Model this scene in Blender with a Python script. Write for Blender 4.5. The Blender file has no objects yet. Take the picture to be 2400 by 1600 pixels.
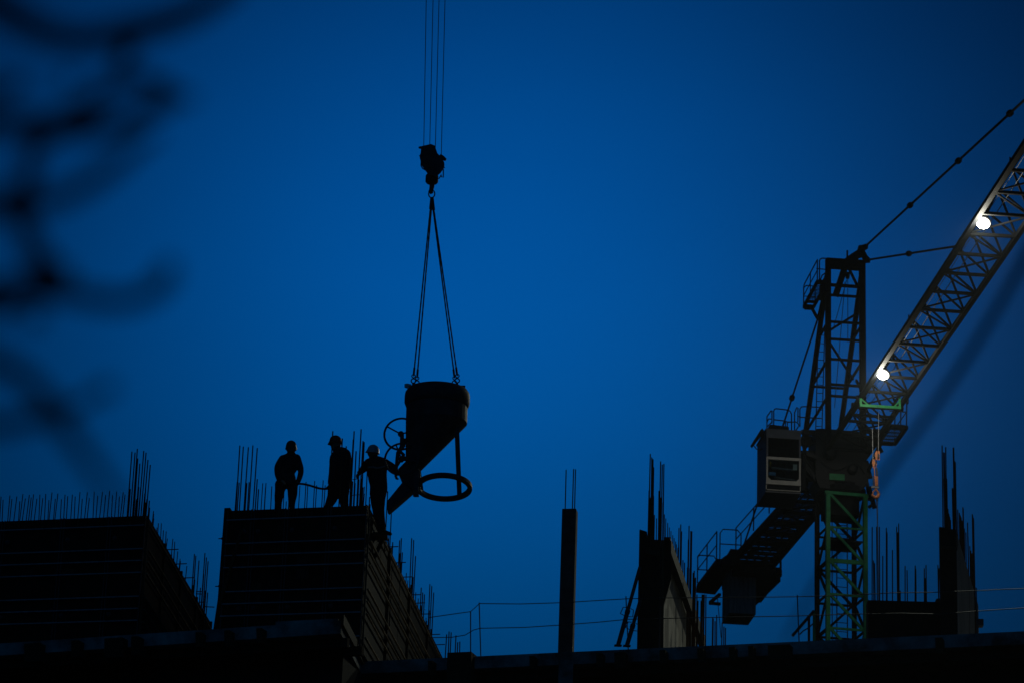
import bpy, bmesh, math, random
from mathutils import Vector, Matrix, Quaternion
R_ = math.radians
random.seed(7)
S = bpy.context.scene
COL = S.collection
V = Vector

# ------------------------------------------------------------------ camera
PITCH, ROLL, FPX = R_(19.5), R_(2.06), 7200.0      # focal length in pixels of the 2400 px wide photograph
CAM = V((0, 0, 1.6))
FWD = V((0, math.cos(PITCH), math.sin(PITCH)))
_r0, _u0 = V((1, 0, 0)), V((0, -math.sin(PITCH), math.cos(PITCH)))
RGT = _r0 * math.cos(ROLL) + _u0 * math.sin(ROLL)
UPV = _u0 * math.cos(ROLL) - _r0 * math.sin(ROLL)
cam = bpy.data.cameras.new('camera')
cam.sensor_width = 36.0
cam.lens = 36.0 * FPX / 2400.0
cam.clip_start, cam.clip_end = 0.1, 3000
cam.dof.use_dof = True
cam.dof.focus_distance = 63.0
cam.dof.aperture_fstop = 3.0
co = bpy.data.objects.new('camera', cam)
COL.objects.link(co)
co.matrix_world = Matrix(((RGT.x, UPV.x, -FWD.x, CAM.x), (RGT.y, UPV.y, -FWD.y, CAM.y), (RGT.z, UPV.z, -FWD.z, CAM.z), (0, 0, 0, 1)))
S.camera = co
S.view_settings.view_transform = 'Standard'
S.view_settings.look = 'None'
S.view_settings.exposure = 0
S.view_settings.gamma = 1
S.cycles.use_denoising = True
S.cycles.max_bounces = 4

# ------------------------------------------------------------------ dusk sky
W = bpy.data.worlds.new('World')
S.world = W
W.use_nodes = True
nt = W.node_tree
N, L = nt.nodes, nt.links
bg = N['Background']
sky = N.new('ShaderNodeTexSky')
sky.sky_type = 'NISHITA'
sky.sun_disc = False
sky.sun_elevation = R_(-4.0)
sky.sun_rotation = R_(0.0)
def mth(op, a, b=None):
    n = N.new('ShaderNodeMath'); n.operation = op
    for i, v in enumerate((a, b)):
        if v is None: continue
        if isinstance(v, (int, float)): n.inputs[i].default_value = v
        else: L.new(v, n.inputs[i])
    return n.outputs[0]
tc = N.new('ShaderNodeTexCoord')
dot = N.new('ShaderNodeVectorMath'); dot.operation = 'DOT_PRODUCT'
L.new(tc.outputs['Generated'], dot.inputs[0])
gaz, gel = R_(-0.5), R_(21.5)                        # middle of a bright lobe added to the sky to imitate lens corner darkening
dot.inputs[1].default_value = (math.sin(gaz) * math.cos(gel), math.cos(gaz) * math.cos(gel), math.sin(gel))
ang = mth('ARCCOSINE', mth('MINIMUM', dot.outputs['Value'], 0.9999999))
q = mth('DIVIDE', ang, R_(5.9))
sep = N.new('ShaderNodeSeparateXYZ'); L.new(tc.outputs['Generated'], sep.inputs[0])
qv = mth('DIVIDE', mth('SUBTRACT', sep.outputs['Z'], math.sin(gel)), math.cos(gel) * R_(9.5))
glow = mth('POWER', math.e, mth('MULTIPLY', mth('ADD', mth('MULTIPLY', q, q), mth('MULTIPLY', qv, qv)), -0.5))
cld = N.new('ShaderNodeTexNoise'); cld.inputs['Scale'].default_value = 9; cld.inputs['Detail'].default_value = 3      # barely visible unevenness of the air
cmap = N.new('ShaderNodeMapping'); cmap.inputs['Scale'].default_value = (1, 1, 2.4)
L.new(tc.outputs['Generated'], cmap.inputs[0]); L.new(cmap.outputs[0], cld.inputs['Vector'])
glow = mth('MULTIPLY', glow, mth('ADD', mth('MULTIPLY', cld.outputs['Fac'], 0.10), 0.95))
fac = mth('ADD', mth('MULTIPLY', glow, 0.875), 0.075)
tint = N.new('ShaderNodeMixRGB'); tint.blend_type = 'MULTIPLY'; tint.inputs[0].default_value = 1
L.new(sky.outputs[0], tint.inputs[1]); tint.inputs[2].default_value = (0.0, 1.28, 3.75, 1)
mul = N.new('ShaderNodeVectorMath'); mul.operation = 'SCALE'
L.new(tint.outputs[0], mul.inputs[0]); L.new(fac, mul.inputs['Scale'])
back = mth('POWER', mth('MAXIMUM', mth('MULTIPLY', sep.outputs['Y'], -1.0), 0.0), 0.7)      # fill added to the unseen sky behind the camera to brighten fronts
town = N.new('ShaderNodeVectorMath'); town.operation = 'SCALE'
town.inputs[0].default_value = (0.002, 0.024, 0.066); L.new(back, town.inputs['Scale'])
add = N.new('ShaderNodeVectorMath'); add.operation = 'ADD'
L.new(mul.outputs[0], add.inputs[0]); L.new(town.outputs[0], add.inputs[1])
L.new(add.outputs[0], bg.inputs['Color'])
bg.inputs['Strength'].default_value = 1.0

# ------------------------------------------------------------------ helpers
def ray(px, py): return FWD + RGT * ((px - 1200) / FPX) + UPV * ((800 - py) / FPX)
def P(px, py, Y):                                    # point seen at a pixel of the photograph, Y metres away along the ground
    d = ray(px, py); return CAM + d * (Y / d.y)
def PZ(px, py, Z):                                   # same, at height Z
    d = ray(px, py); return CAM + d * ((Z - CAM.z) / d.z)
def z7(x, y): return 500 + x / 4.9, 980 + y / 4.9
def z8(x, y): return x / 3.1365, 1000 + y / 3.1365
def z1(x, y): return 480 + x / 3.563, 1160 + y / 3.563
def z5(x, y): return 860 + x / 3.92, 860 + y / 3.92
def z6(x, y): return 920 + x / 3.92, 300 + y / 3.92
def zc(x, y): return 1420 + x / 3.1365, 1040 + y / 3.1365
def zr(x, y): return 1960 + x / 3.266, 1020 + y / 3.266
def z2(x, y): return 1740 + x / 5.6, 920 + y / 5.6
def z3(x, y): return 1600 + x / 4.357, 1140 + y / 4.357
def zh(x, y): return 1760 + x / 3.2675, 560 + y / 3.2675
def zd(x, y): return 800 + x / 2.613, 1400 + y / 2.613

ORG = {}
def tag(o, label, cat, group=None):
    o['label'] = label; o['category'] = cat
    if group: o['group'] = group
    return o
def thing(name, label, cat, loc, group=None):
    o = bpy.data.objects.new(name, None); COL.objects.link(o)
    o.location = loc; o.empty_display_size = 0.2
    ORG[o] = V(loc)
    return tag(o, label, cat, group)

class MB:
    def __init__(s): s.bm = bmesh.new()
    def face(s, vs):
        try: s.bm.faces.new(vs)
        except ValueError: pass
    def hull8(s, a, b):                              # two rings of equal length -> closed solid
        va = [s.bm.verts.new(p) for p in a]; vb = [s.bm.verts.new(p) for p in b]
        n = len(va)
        s.face(va[::-1]); s.face(vb)
        for i in range(n): s.face((va[i], va[(i + 1) % n], vb[(i + 1) % n], vb[i]))
        return s
    def prism(s, pts, off):
        pts = [V(p) for p in pts]; off = V(off)
        return s.hull8(pts, [p + off for p in pts])
    def box(s, c, size, ax=None):
        c = V(c); ax = ax or (V((1, 0, 0)), V((0, 1, 0)), V((0, 0, 1)))
        x, y, z = (ax[i] * size[i] / 2 for i in range(3))
        return s.hull8([c - x - y - z, c + x - y - z, c + x + y - z, c - x + y - z], [c - x - y + z, c + x - y + z, c + x + y + z, c - x + y + z])
    def beam(s, a, b, w, h=None, up=(0, 0, 1)):
        a, b = V(a), V(b); h = h or w
        t = (b - a).normalized(); up = V(up)
        if abs(t.dot(up)) > 0.97: up = V((0, 1, 0)) if abs(t.y) < 0.9 else V((1, 0, 0))
        sd = t.cross(up).normalized() * w / 2; u = sd.cross(t).normalized() * h / 2
        return s.hull8([a - sd - u, a + sd - u, a + sd + u, a - sd + u], [b - sd - u, b + sd - u, b + sd + u, b - sd + u])
    def tube(s, pts, r, n=8, closed=False, flat=1.0, axis=(0, 1, 0), cap=True):
        pts = [V(p) for p in pts]; m = len(pts)
        rs = r if isinstance(r, (list, tuple)) else [r] * m
        rings = []
        prev = None
        for i in range(m):
            if closed: t = pts[(i + 1) % m] - pts[i - 1]
            else: t = pts[min(i + 1, m - 1)] - pts[max(i - 1, 0)]
            t.normalize()
            if flat != 1.0 or prev is None:
                d = V(axis)
                if abs(t.dot(d)) > 0.95: d = V((1, 0, 0)) if abs(t.x) < 0.9 else V((0, 0, 1))
            else: d = prev
            d = (d - t * d.dot(t)).normalized(); prev = d
            e = t.cross(d).normalized()
            rings.append([s.bm.verts.new(pts[i] + e * math.cos(k * 2 * math.pi / n) * rs[i] + d * math.sin(k * 2 * math.pi / n) * rs[i] * flat) for k in range(n)])
        for i in range(m if closed else m - 1):
            A, B = rings[i], rings[(i + 1) % m]
            for k in range(n): s.face((A[k], A[(k + 1) % n], B[(k + 1) % n], B[k]))
        if not closed and cap:
            s.face(rings[0][::-1]); s.face(rings[-1])
        return s
    def rod(s, a, b, r, n=8): return s.tube([a, b], r, n)
    def ball(s, c, r, sc=(1, 1, 1), ax=None, u=12, v=8):
        c = V(c); ax = ax or (V((1, 0, 0)), V((0, 1, 0)), V((0, 0, 1)))
        mt = Matrix((ax[0] * r * sc[0], ax[1] * r * sc[1], ax[2] * r * sc[2])).transposed().to_4x4()
        mt.translation = c
        bmesh.ops.create_uvsphere(s.bm, u_segments=u, v_segments=v, radius=1.0, matrix=mt)
        return s
    def lathe(s, c, prof, axis=(0, 0, 1), n=24, ref=(1, 0, 0), closed=False):
        c, az = V(c), V(axis).normalized(); x = V(ref); x = (x - az * x.dot(az)).normalized(); y = az.cross(x)
        rings = [[s.bm.verts.new(c + az * h + (x * math.cos(k * 2 * math.pi / n) + y * math.sin(k * 2 * math.pi / n)) * r) for k in range(n)] for r, h in prof]
        m = len(rings)
        for i in range(m if closed else m - 1):
            A, B = rings[i], rings[(i + 1) % m]
            for k in range(n): s.face((A[k], A[(k + 1) % n], B[(k + 1) % n], B[k]))
        if not closed:
            s.face(rings[0][::-1]); s.face(rings[-1])
        return s
    def torus(s, c, R, r, axis, n=32, m=8, ref=(1, 0, 0)):
        return s.lathe(c, [(R + r * math.cos(k * 2 * math.pi / m), r * math.sin(k * 2 * math.pi / m)) for k in range(m)], axis, n, ref, True)
    def build(s, name, mat, parent=None, smooth=False, bevel=0, label=None, loc=None):
        bmesh.ops.recalc_face_normals(s.bm, faces=s.bm.faces)
        org = V(loc) if loc is not None else (ORG[parent] if parent else V((0, 0, 0)))
        if parent is None and loc is None and s.bm.verts:
            vs = [v.co for v in s.bm.verts]
            org = V(((min(v.x for v in vs) + max(v.x for v in vs)) / 2, (min(v.y for v in vs) + max(v.y for v in vs)) / 2, min(v.z for v in vs)))
        bmesh.ops.translate(s.bm, verts=s.bm.verts, vec=-org)
        me = bpy.data.meshes.new(name); s.bm.to_mesh(me); s.bm.free()
        if smooth:
            for p in me.polygons: p.use_smooth = True
        me.materials.append(mat)
        o = bpy.data.objects.new(name, me); COL.objects.link(o)
        ORG[o] = org
        if parent: o.parent = parent; o.location = org - ORG[parent]
        else: o.location = org
        if bevel:
            b = o.modifiers.new('bevel', 'BEVEL'); b.width = bevel; b.segments = 2; b.limit_method = 'ANGLE'
        if label: o['label'] = label
        return o

def mat(name, col, rough=0.7, metal=0.0, var=0.35, scale=6.0, col2=None, bump=0.0, stretch=(1, 1, 1)):
    m = bpy.data.materials.new(name); m.use_nodes = True
    n, l = m.node_tree.nodes, m.node_tree.links
    b = n['Principled BSDF']; b.inputs['Roughness'].default_value = rough; b.inputs['Metallic'].default_value = metal
    b.inputs['Specular IOR Level'].default_value = 0.08 if rough > .65 else 0.3
    tx = n.new('ShaderNodeTexCoord'); mp = n.new('ShaderNodeMapping'); mp.inputs['Scale'].default_value = stretch
    l.new(tx.outputs['Object'], mp.inputs[0])
    ns = n.new('ShaderNodeTexNoise'); ns.inputs['Scale'].default_value = scale; ns.inputs['Detail'].default_value = 6; ns.inputs['Roughness'].default_value = 0.65
    l.new(mp.outputs[0], ns.inputs['Vector'])
    cr = n.new('ShaderNodeValToRGB')
    c2 = col2 or tuple(c * (1 - var) for c in col)
    cr.color_ramp.elements[0].position = 0.35; cr.color_ramp.elements[1].position = 0.68
    cr.color_ramp.elements[0].color = (*c2, 1); cr.color_ramp.elements[1].color = (*col, 1)
    l.new(ns.outputs['Fac'], cr.inputs[0]); l.new(cr.outputs[0], b.inputs['Base Color'])
    if bump:
        bp = n.new('ShaderNodeBump'); bp.inputs['Strength'].default_value = bump; bp.inputs['Distance'].default_value = 0.02
        l.new(ns.outputs['Fac'], bp.inputs['Height']); l.new(bp.outputs[0], b.inputs['Normal'])
    return m
M = dict(
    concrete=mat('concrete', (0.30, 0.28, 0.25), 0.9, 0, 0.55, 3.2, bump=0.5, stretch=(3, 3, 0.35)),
    grimdark=mat('shaded_raw_concrete', (0.045, 0.043, 0.04), 0.95, 0, 0.5, 1.2),  # storey shade put into the concrete colour; also used for patch boards
    grim=mat('grimy_concrete', (0.10, 0.095, 0.09), 0.95, 0, 0.5, 3.2, bump=0.5),  # darker concrete copy: the column's missing floodlight is put into its colour
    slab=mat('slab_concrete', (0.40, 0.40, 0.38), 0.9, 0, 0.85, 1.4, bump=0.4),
    ply=mat('formwork_plywood', (0.032, 0.023, 0.016), 0.75, 0, 0.5, 4.0, bump=0.3),
    plydark=mat('tarred_plywood', (0.010, 0.008, 0.006), 0.8, 0, 0.5, 4.0),  # plywood darkened in colour to imitate unlit side panels and plank
    pale=mat('pale_rail_timber', (0.42, 0.32, 0.20), 0.85, 0, 0.75, 2.5),  # lamplight on the side walers put into a lighter timber colour
    timber=mat('rough_timber', (0.075, 0.05, 0.03), 0.85, 0, 0.4, 5.0, stretch=(1, 1, 6)),
    steel=mat('dark_steel', (0.06, 0.06, 0.065), 0.55, 0.3, 0.4),
    galv=mat('galvanised_steel', (0.30, 0.31, 0.32), 0.5, 0.5, 0.4, 9),
    rust=mat('rusty_rebar', (0.10, 0.045, 0.025), 0.85, 0.1, 0.5, 20),
    rope=mat('wire_rope', (0.05, 0.05, 0.05), 0.6, 0.4, 0.3, 30),
    bucket=mat('worn_bucket_paint', (0.045, 0.05, 0.06), 0.65, 0.1, 0.6, 5, bump=0.2),
    black=mat('black_crane_frame', (0.005, 0.0055, 0.006), 0.6, 0, 0.3, 5),
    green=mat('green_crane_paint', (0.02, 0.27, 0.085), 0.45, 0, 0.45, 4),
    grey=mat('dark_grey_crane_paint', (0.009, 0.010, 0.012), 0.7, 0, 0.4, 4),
    cab=mat('pale_cab_paint', (0.42, 0.39, 0.32), 0.5, 0, 0.25, 4),  # light on the lower window frame is put into this pale tan
    orange=mat('orange_hook_paint', (0.80, 0.27, 0.10), 0.5, 0, 0.5, 9),
    rubber=mat('black_rubber', (0.02, 0.02, 0.02), 0.7),
    bark=mat('tree_bark', (0.06, 0.045, 0.03), 0.95, 0, 0.4, 40, bump=0.6),
    earth=mat('trodden_earth', (0.10, 0.08, 0.06), 1.0, 0, 0.4, 0.4),
    road=mat('asphalt', (0.05, 0.05, 0.05), 0.9, 0, 0.3, 2),
    skin=mat('skin', (0.30, 0.18, 0.12), 0.6, 0, 0.15, 10),
    work=mat('dark_work_cloth', (0.030, 0.032, 0.04), 0.95, 0, 0.4, 14, bump=0.4),
    jean=mat('dark_trouser_cloth', (0.022, 0.024, 0.032), 0.95, 0, 0.4, 14, bump=0.4),
    boot=mat('boot_leather', (0.02, 0.016, 0.012), 0.7),
    tape=mat('grey_reflective_tape', (0.2, 0.2, 0.18), 0.4),
    hat_dark=mat('dark_helmet_plastic', (0.05, 0.045, 0.03), 0.4),
    hat_red=mat('red_helmet_plastic', (0.45, 0.03, 0.02), 0.35),
    hat_white=mat('white_helmet_plastic', (0.42, 0.44, 0.47), 0.35, 0, 0.1),
    cabdark=mat('blue_grey_cab_paint', (0.045, 0.055, 0.07), 0.5, 0, 0.3, 4),  # blue-grey darkened to put shade into the cab body and upper frame
    yellow=mat('yellow_plastic', (0.6, 0.42, 0.05), 0.6),
    paper=mat('white_paper', (0.7, 0.7, 0.66), 0.8, 0, 0.1),
    label=mat('blue_sticker', (0.15, 0.45, 0.75), 0.6, 0, 0.1),
    bag=mat('pale_plastic_film', (0.45, 0.6, 0.6), 0.5, 0, 0.2),
)
gl = bpy.data.materials.new('cab_glass'); gl.use_nodes = True
_b = gl.node_tree.nodes['Principled BSDF']; _b.inputs['Base Color'].default_value = (0.6, 0.7, 0.68, 1); _b.inputs['Roughness'].default_value = 0.03; _b.inputs['Transmission Weight'].default_value = 1.0; _b.inputs['IOR'].default_value = 1.1
M['glass'] = gl
LAMP_N = V((-.30, -.42, -.86)).normalized()             # way the floodlights point
em = bpy.data.materials.new('lamp_lens'); em.use_nodes = True
_n, _l = em.node_tree.nodes, em.node_tree.links
_e = _n['Principled BSDF']; _e.inputs['Emission Color'].default_value = (1.0, .99, 0.86, 1)
_t = _n.new('ShaderNodeTexCoord'); _d = _n.new('ShaderNodeVectorMath'); _d.operation = 'DOT_PRODUCT'; _d.inputs[1].default_value = LAMP_N
_l.new(_t.outputs['Object'], _d.inputs[0])
_m = _n.new('ShaderNodeMapRange'); _m.inputs['From Min'].default_value = 0.0; _m.inputs['From Max'].default_value = 0.13
_p = _n.new('ShaderNodeMath'); _p.operation = 'POWER'; _p.inputs[1].default_value = 3.2
_s = _n.new('ShaderNodeMath'); _s.operation = 'MULTIPLY_ADD'; _s.inputs[1].default_value = 210; _s.inputs[2].default_value = .35
_l.new(_d.outputs['Value'], _m.inputs['Value']); _l.new(_m.outputs[0], _p.inputs[0]); _l.new(_p.outputs[0], _s.inputs[0]); _l.new(_s.outputs[0], _e.inputs['Emission Strength'])
M['lens'] = em

# ------------------------------------------------------------------ setting levels
cor = P(864, 1183, 57.0)
ZT = cor.z                                          # top of the wall formwork
ZD = P(848, 1522, 57.0).z                           # deck
def zat(px, py, ref):                               # height on the vertical through ref at image row py
    v = (800 - py) / FPX
    a = V((ref.x, ref.y, 0)) - CAM; a.z = -CAM.z
    return (v * a.dot(FWD) - a.dot(UPV)) / (UPV.z - v * FWD.z)

g = MB().box((0, 300, -0.2), (3000, 3000, 0.4)).build('ground', M['earth']); g['kind'] = 'structure'
r = MB().box((0, 12, 0.008), (600, 9, 0.008)).build('road', M['road']); r['kind'] = 'structure'

# ------------------------------------------------------------------ building: slabs, lower storeys
bA, bB, bC, bD = PZ(-260, 1524, ZD), PZ(800, 1453, ZD), PZ(848, 1549, ZD), PZ(2900, 1455, ZD)
bl = thing('concrete_building', 'dark unfinished concrete building whose top deck carries the formwork and columns', 'building', ((bC.x, 66, 0)))
outline = [bA, bB, bC, bD, V((bD.x + 4, 88, ZD)), V((bA.x - 3, 88, ZD))]
TH = 0.24
MB().prism([p - V((0, 0, TH)) for p in outline], (0, 0, TH)).build('floor_slab', M['slab'], bl)
# storeys below: recessed walls, beams, lower slabs, columns
def inset(p, d): return V((p.x, p.y + d, p.z))
for k in range(5):
    z1_ = ZD - TH - 0.02 - k * 3.0
    z0_ = max(z1_ - 2.72, 0.0)
    pts = [V((inset(p, 1.3).x, inset(p, 1.3).y, z0_)) for p in (bA, bB)] + [V((bC.x + .2, bC.y + 1.3, z0_)), V((bD.x, bD.y + 1.3, z0_)), V((bD.x + 3, 87, z0_)), V((bA.x - 2, 87, z0_))]
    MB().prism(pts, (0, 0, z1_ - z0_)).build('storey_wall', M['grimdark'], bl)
    if k:
        MB().prism([V((p.x, p.y + 0.1, z1_ + 0.01)) for p in outline], (0, 0, 0.24)).build('floor_slab', M['slab'], bl)
dirL = (bB - bA).normalized(); dirR = (bD - bC).normalized()
# edge column under the right deck, paler than the soffit
cx = PZ(1328, 1509, ZD)
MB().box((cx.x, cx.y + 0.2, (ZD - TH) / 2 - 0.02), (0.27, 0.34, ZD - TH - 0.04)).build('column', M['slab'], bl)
# soffit beams and formwork brackets along the deck edges
def edge_pt(px, left):
    a, b = (bA, bB) if left else (bC, bD)
    lo, hi = 0.0, 1.0
    for _ in range(40):
        m = (lo + hi) / 2; p = a.lerp(b, m) - CAM
        if 1200 + FPX * p.dot(RGT) / p.dot(FWD) < px: lo = m
        else: hi = m
    return a.lerp(b, lo)
for px, w, left, drop in ((90, 42, 1, .2), (190, 20, 1, .16), (280, 48, 1, .22), (330, 20, 1, .2), (478, 14, 1, .12), (545, 14, 1, .14), (620, 14, 1, .12), (1018, 12, 0, .12), (1085, 60, 0, .5), (1255, 12, 0, .1), (1412, 14, 0, .12), (1460, 26, 0, .16), (1560, 14, 0, .1), (1648, 14, 0, .1), (1722, 14, 0, .1), (1766, 12, 0, .1), (1832, 52, 0, .12), (2205, 16, 0, .14)):
    e = edge_pt(px, left); d = dirL if left else dirR
    nrm = V((d.y, -d.x, 0))
    wm = w / FPX * 58
    zt = -0.10 if drop < .3 else 0.04
    MB().prism([e + nrm * 0.22 - d * wm / 2 + V((0, 0, zt)), e + nrm * 0.22 + d * wm / 2 + V((0, 0, zt)), e + nrm * 0.16 + d * wm / 2 + V((0, 0, -TH - drop)), e + nrm * 0.16 - d * wm / 2 + V((0, 0, -TH - drop))], -nrm * 0.9 + V((0, 0, -0.02))).build('edge_bracket', M['timber'], bl)
for left, a, b in ((1, bA, bB), (0, bC, bD)):
    d = (b - a).normalized(); nrm = V((d.y, -d.x, 0))
    for o_ in (-0.35, -1.0):
        MB().beam(a + nrm * o_ + V((0, 0, -TH - 0.09)), b + nrm * o_ + V((0, 0, -TH - 0.09)), 0.1, 0.17).build('soffit_joist', M['timber'], bl)
# upstand board on the left deck and the corner post at the step
a = edge_pt(645, 1); b = edge_pt(792, 1)
MB().prism([a + V((0, 0.06, 0.003)), b + V((0, 0.06, 0.003)), b + V((0, 0.06, 0.06)), a + V((0, 0.06, 0.08))], (0.01, 0.09, 0)).build('edge_board', M['slab'], bl)
MB().beam(bB + V((0.02, -0.02, 0.02)), bC + V((0.03, -0.1, 0.02)), 0.05, 0.2).build('edge_board', M['ply'], bl)

# ------------------------------------------------------------------ wall formwork
rb_r = 0.0105
def rebar(mb_parent, top, zb, r=rb_r, lean=0.012):
    b = V((top.x + random.uniform(-lean, lean), top.y + random.uniform(-lean, lean), zb))
    return MB().rod(b, top, r, 7).build('rebar', M['rust'], mb_parent)
def cage(label, loc, group='rebar rising from the new walls'):
    return thing('rebar_cage', label, 'rebar', loc, group)

class Wall:
    def __init__(s, label, fl, fr, side_end, rows, joints, end_board):
        # fl, fr, side_end are top corner points (height ZT)
        s.fl, s.fr, s.se = fl, fr, side_end
        zb = ZD + 0.004
        fd = (fr - fl).normalized(); sd = (side_end - fr).normalized()
        s.fd, s.sd = fd, sd
        t = 0.10
        root = thing('wall_formwork', label, 'formwork', V((fr.x, fr.y, zb)), 'wall formwork on the left deck')
        h = ZT - zb
        dn = V((0, 0, -h))
        js = [0.0] + joints + [1.0]
        inw = sd * t                                 # into the wall
        for i in range(len(js) - 1):
            p, q_ = fl.lerp(fr, js[i]), fl.lerp(fr, js[i + 1])
            g_ = fd * 0.006
            pn = MB().prism([p + g_, q_ - g_, q_ - g_ + dn, p + g_ + dn], inw).build('front_panel', M['ply'], root)
            f = MB()
            fo = -sd * 0.025
            for u in (p + fd * 0.03, q_ - fd * 0.03):
                f.beam(u + fo, u + fo + dn, 0.02, 0.05, up=sd)
            f.build('panel_frame', M['steel'], pn)
        side_in = -fd * t
        ns = 4
        for i in range(ns):
            p, q_ = fr.lerp(side_end, i / ns), fr.lerp(side_end, (i + 1) / ns)
            g_ = sd * 0.01
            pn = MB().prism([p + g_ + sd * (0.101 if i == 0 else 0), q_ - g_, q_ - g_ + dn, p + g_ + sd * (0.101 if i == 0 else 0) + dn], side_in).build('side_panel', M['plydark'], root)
            f = MB()
            for u in (q_ - sd * 0.1,):
                f.beam(u + fd * 0.025, u + fd * 0.025 + dn, 0.05, 0.045, up=fd)
            f.build('panel_frame', M['timber'], pn)
        for z in rows:
            o_ = V((0, 0, z - ZT))
            MB().beam(fl + fd * 0.02 + o_ - sd * 0.06, fr - fd * 0.04 + o_ - sd * 0.06, 0.05, 0.022).build('waler', M['galv'], root)
            MB().beam(fr + sd * 0.05 + o_ + fd * 0.06, side_end + o_ + fd * 0.05, 0.04, 0.02).build('waler', M['pale'], root)
        MB().beam(fr + fd * 0.03 - sd * 0.05, fr + fd * 0.03 - sd * 0.05 + dn, 0.035, 0.06).build('corner_post', M['timber'], root)
        # inner and back panels close the box
        bk = fl + (side_end - fr)
        MB().prism([fl + sd * 0.45 + fd * .12, fr + sd * 0.45 - fd * 0.45, fr + sd * 0.45 - fd * 0.45 + dn, fl + sd * 0.45 + fd * .12 + dn], sd * 0.08).build('inner_panel', M['ply'], root)
        MB().prism([side_end - fd * .12, bk + fd * .12, bk + fd * .12 + dn, side_end - fd * .12 + dn], -sd * 0.1).build('back_panel', M['ply'], root)
        e = MB()
        up = V((0, 0, 0.05 if end_board else 0.0))
        e.prism([fl - fd * 0.05 + up - sd * .04, fl + fd * 0.07 + up - sd * .04, fl + fd * 0.07 + dn - sd * .04, fl - fd * 0.05 + dn * .62 - sd * .04 - fd * .01, ], sd * 0.7)
        e.prism([fl - fd * 0.06 + dn * .62 - sd * .035, fl + fd * 0.06 + dn * .62 - sd * .035, fl + fd * 0.06 + dn - sd * .035, fl - fd * 0.15 + dn - sd * .035], sd * 0.7)
        MB.build(e, 'end_panel', M['ply'], root)
        MB().prism([fl + sd * .66, fl + sd * .66 + fd * .1, fl + sd * .66 + fd * .1 + dn, fl + sd * .66 + dn], (bk - fl) - sd * .8).build('side_panel', M['ply'], root)
        for px, py in end_board:
            c = V((fl.x, fl.y, zat(px, py, fl))) + sd * 0.3
            d_ = MB().rod(c, c - fd * 0.20, 0.011)
            d_.lathe(c - fd * 0.07, [(0.03, 0.0), (0.075, 0.0), (0.035, 0.04), (0.02, 0.07)], -fd, 10, (0, 0, 1))
            d_.build('tie_rod', M['steel'], root)
        for k in range(9):                           # cleats above the top rail
            u = .06 + k * .11 + random.uniform(-.02, .02)
            p = fl.lerp(fr, u) - sd * .02
            MB().beam(p - V((0, 0, .02)), p + V((0, 0, rows[0] - ZT + .03)), .03, .04, up=sd).build('cleat', M['timber'], root)
        a_, b_ = fl.lerp(fr, .12) - sd * .09 + V((0, 0, -.42)), fl.lerp(fr, .0) - sd * .09 + V((0, 0, -1.9))
        MB().beam(a_, b_, .05, .05, up=sd).build('brace', M['timber'], root)
        for k in range(7):                           # patches where boards were replaced
            u, z_ = random.uniform(.05, .85), random.uniform(-2.2, -.5)
            p = fl.lerp(fr, u) + V((0, 0, z_)) - sd * .006
            w2, h2 = random.uniform(.15, .5), random.uniform(.12, .35)
            MB().prism([p, p + fd * w2, p + fd * w2 + V((0, 0, h2)), p + V((0, 0, h2 * random.uniform(.9, 1.05)))], sd * .004).build('patch_board', M['timber' if k % 2 else 'grimdark'], root)
        # tie nuts on the front
        for z in (rows[1] + .25, rows[-2] + 0.16):
            for u in [0.09] + joints:
                c = fl.lerp(fr, u) + fd * 0.12 + V((0, 0, z - ZT)) - sd * 0.01
                MB().lathe(c, [(0.05, 0), (0.05, 0.012), (0.025, 0.014), (0.025, 0.05)], -sd, 10, (0, 0, 1)).build('tie_nut', M['steel'], root)
        s.root = root
    def front(s, px):                                # point of the front top edge below image column px
        lo, hi = -3.0, 2.0
        for _ in range(50):
            m = (lo + hi) / 2; p = s.fl.lerp(s.fr, m) - CAM
            if 1200 + FPX * p.dot(RGT) / p.dot(FWD) < px: lo = m
            else: hi = m
        return s.fl.lerp(s.fr, lo)

rowsy = (1207.7, 1263.8, 1291.9, 1320.5, 1377.5, 1406.4, 1435.0, 1491.0)
rows = [zat(0, y, cor) for y in rowsy]
WC = Wall('timber wall formwork with pale rails, under three workers, beside the hanging bucket', PZ(532, 1196, ZT), PZ(864, 1183, ZT), PZ(1040, 1545, ZT), rows, [0.19, 0.43, 0.73], [z1(150, 322), z1(130, 722)])
WL = Wall('long timber wall formwork with pale rails, running out past the left edge', PZ(-260, 1231, ZT), PZ(346, 1207, ZT), PZ(494, 1458, ZT), rows, [0.2, 0.45, 0.68, 0.86], [])

def bars(cg, pts, conv, Yf, zb, jit=0.0, r=rb_r):
    for x, y in pts:
        px, py = conv(x, y)
        Y = Yf(px) + random.uniform(0.08, 0.36) if callable(Yf) else Yf + random.uniform(-jit, jit)
        rebar(cg, P(px, py, Y), zb, r)

zb0 = ZT - 0.5
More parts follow.
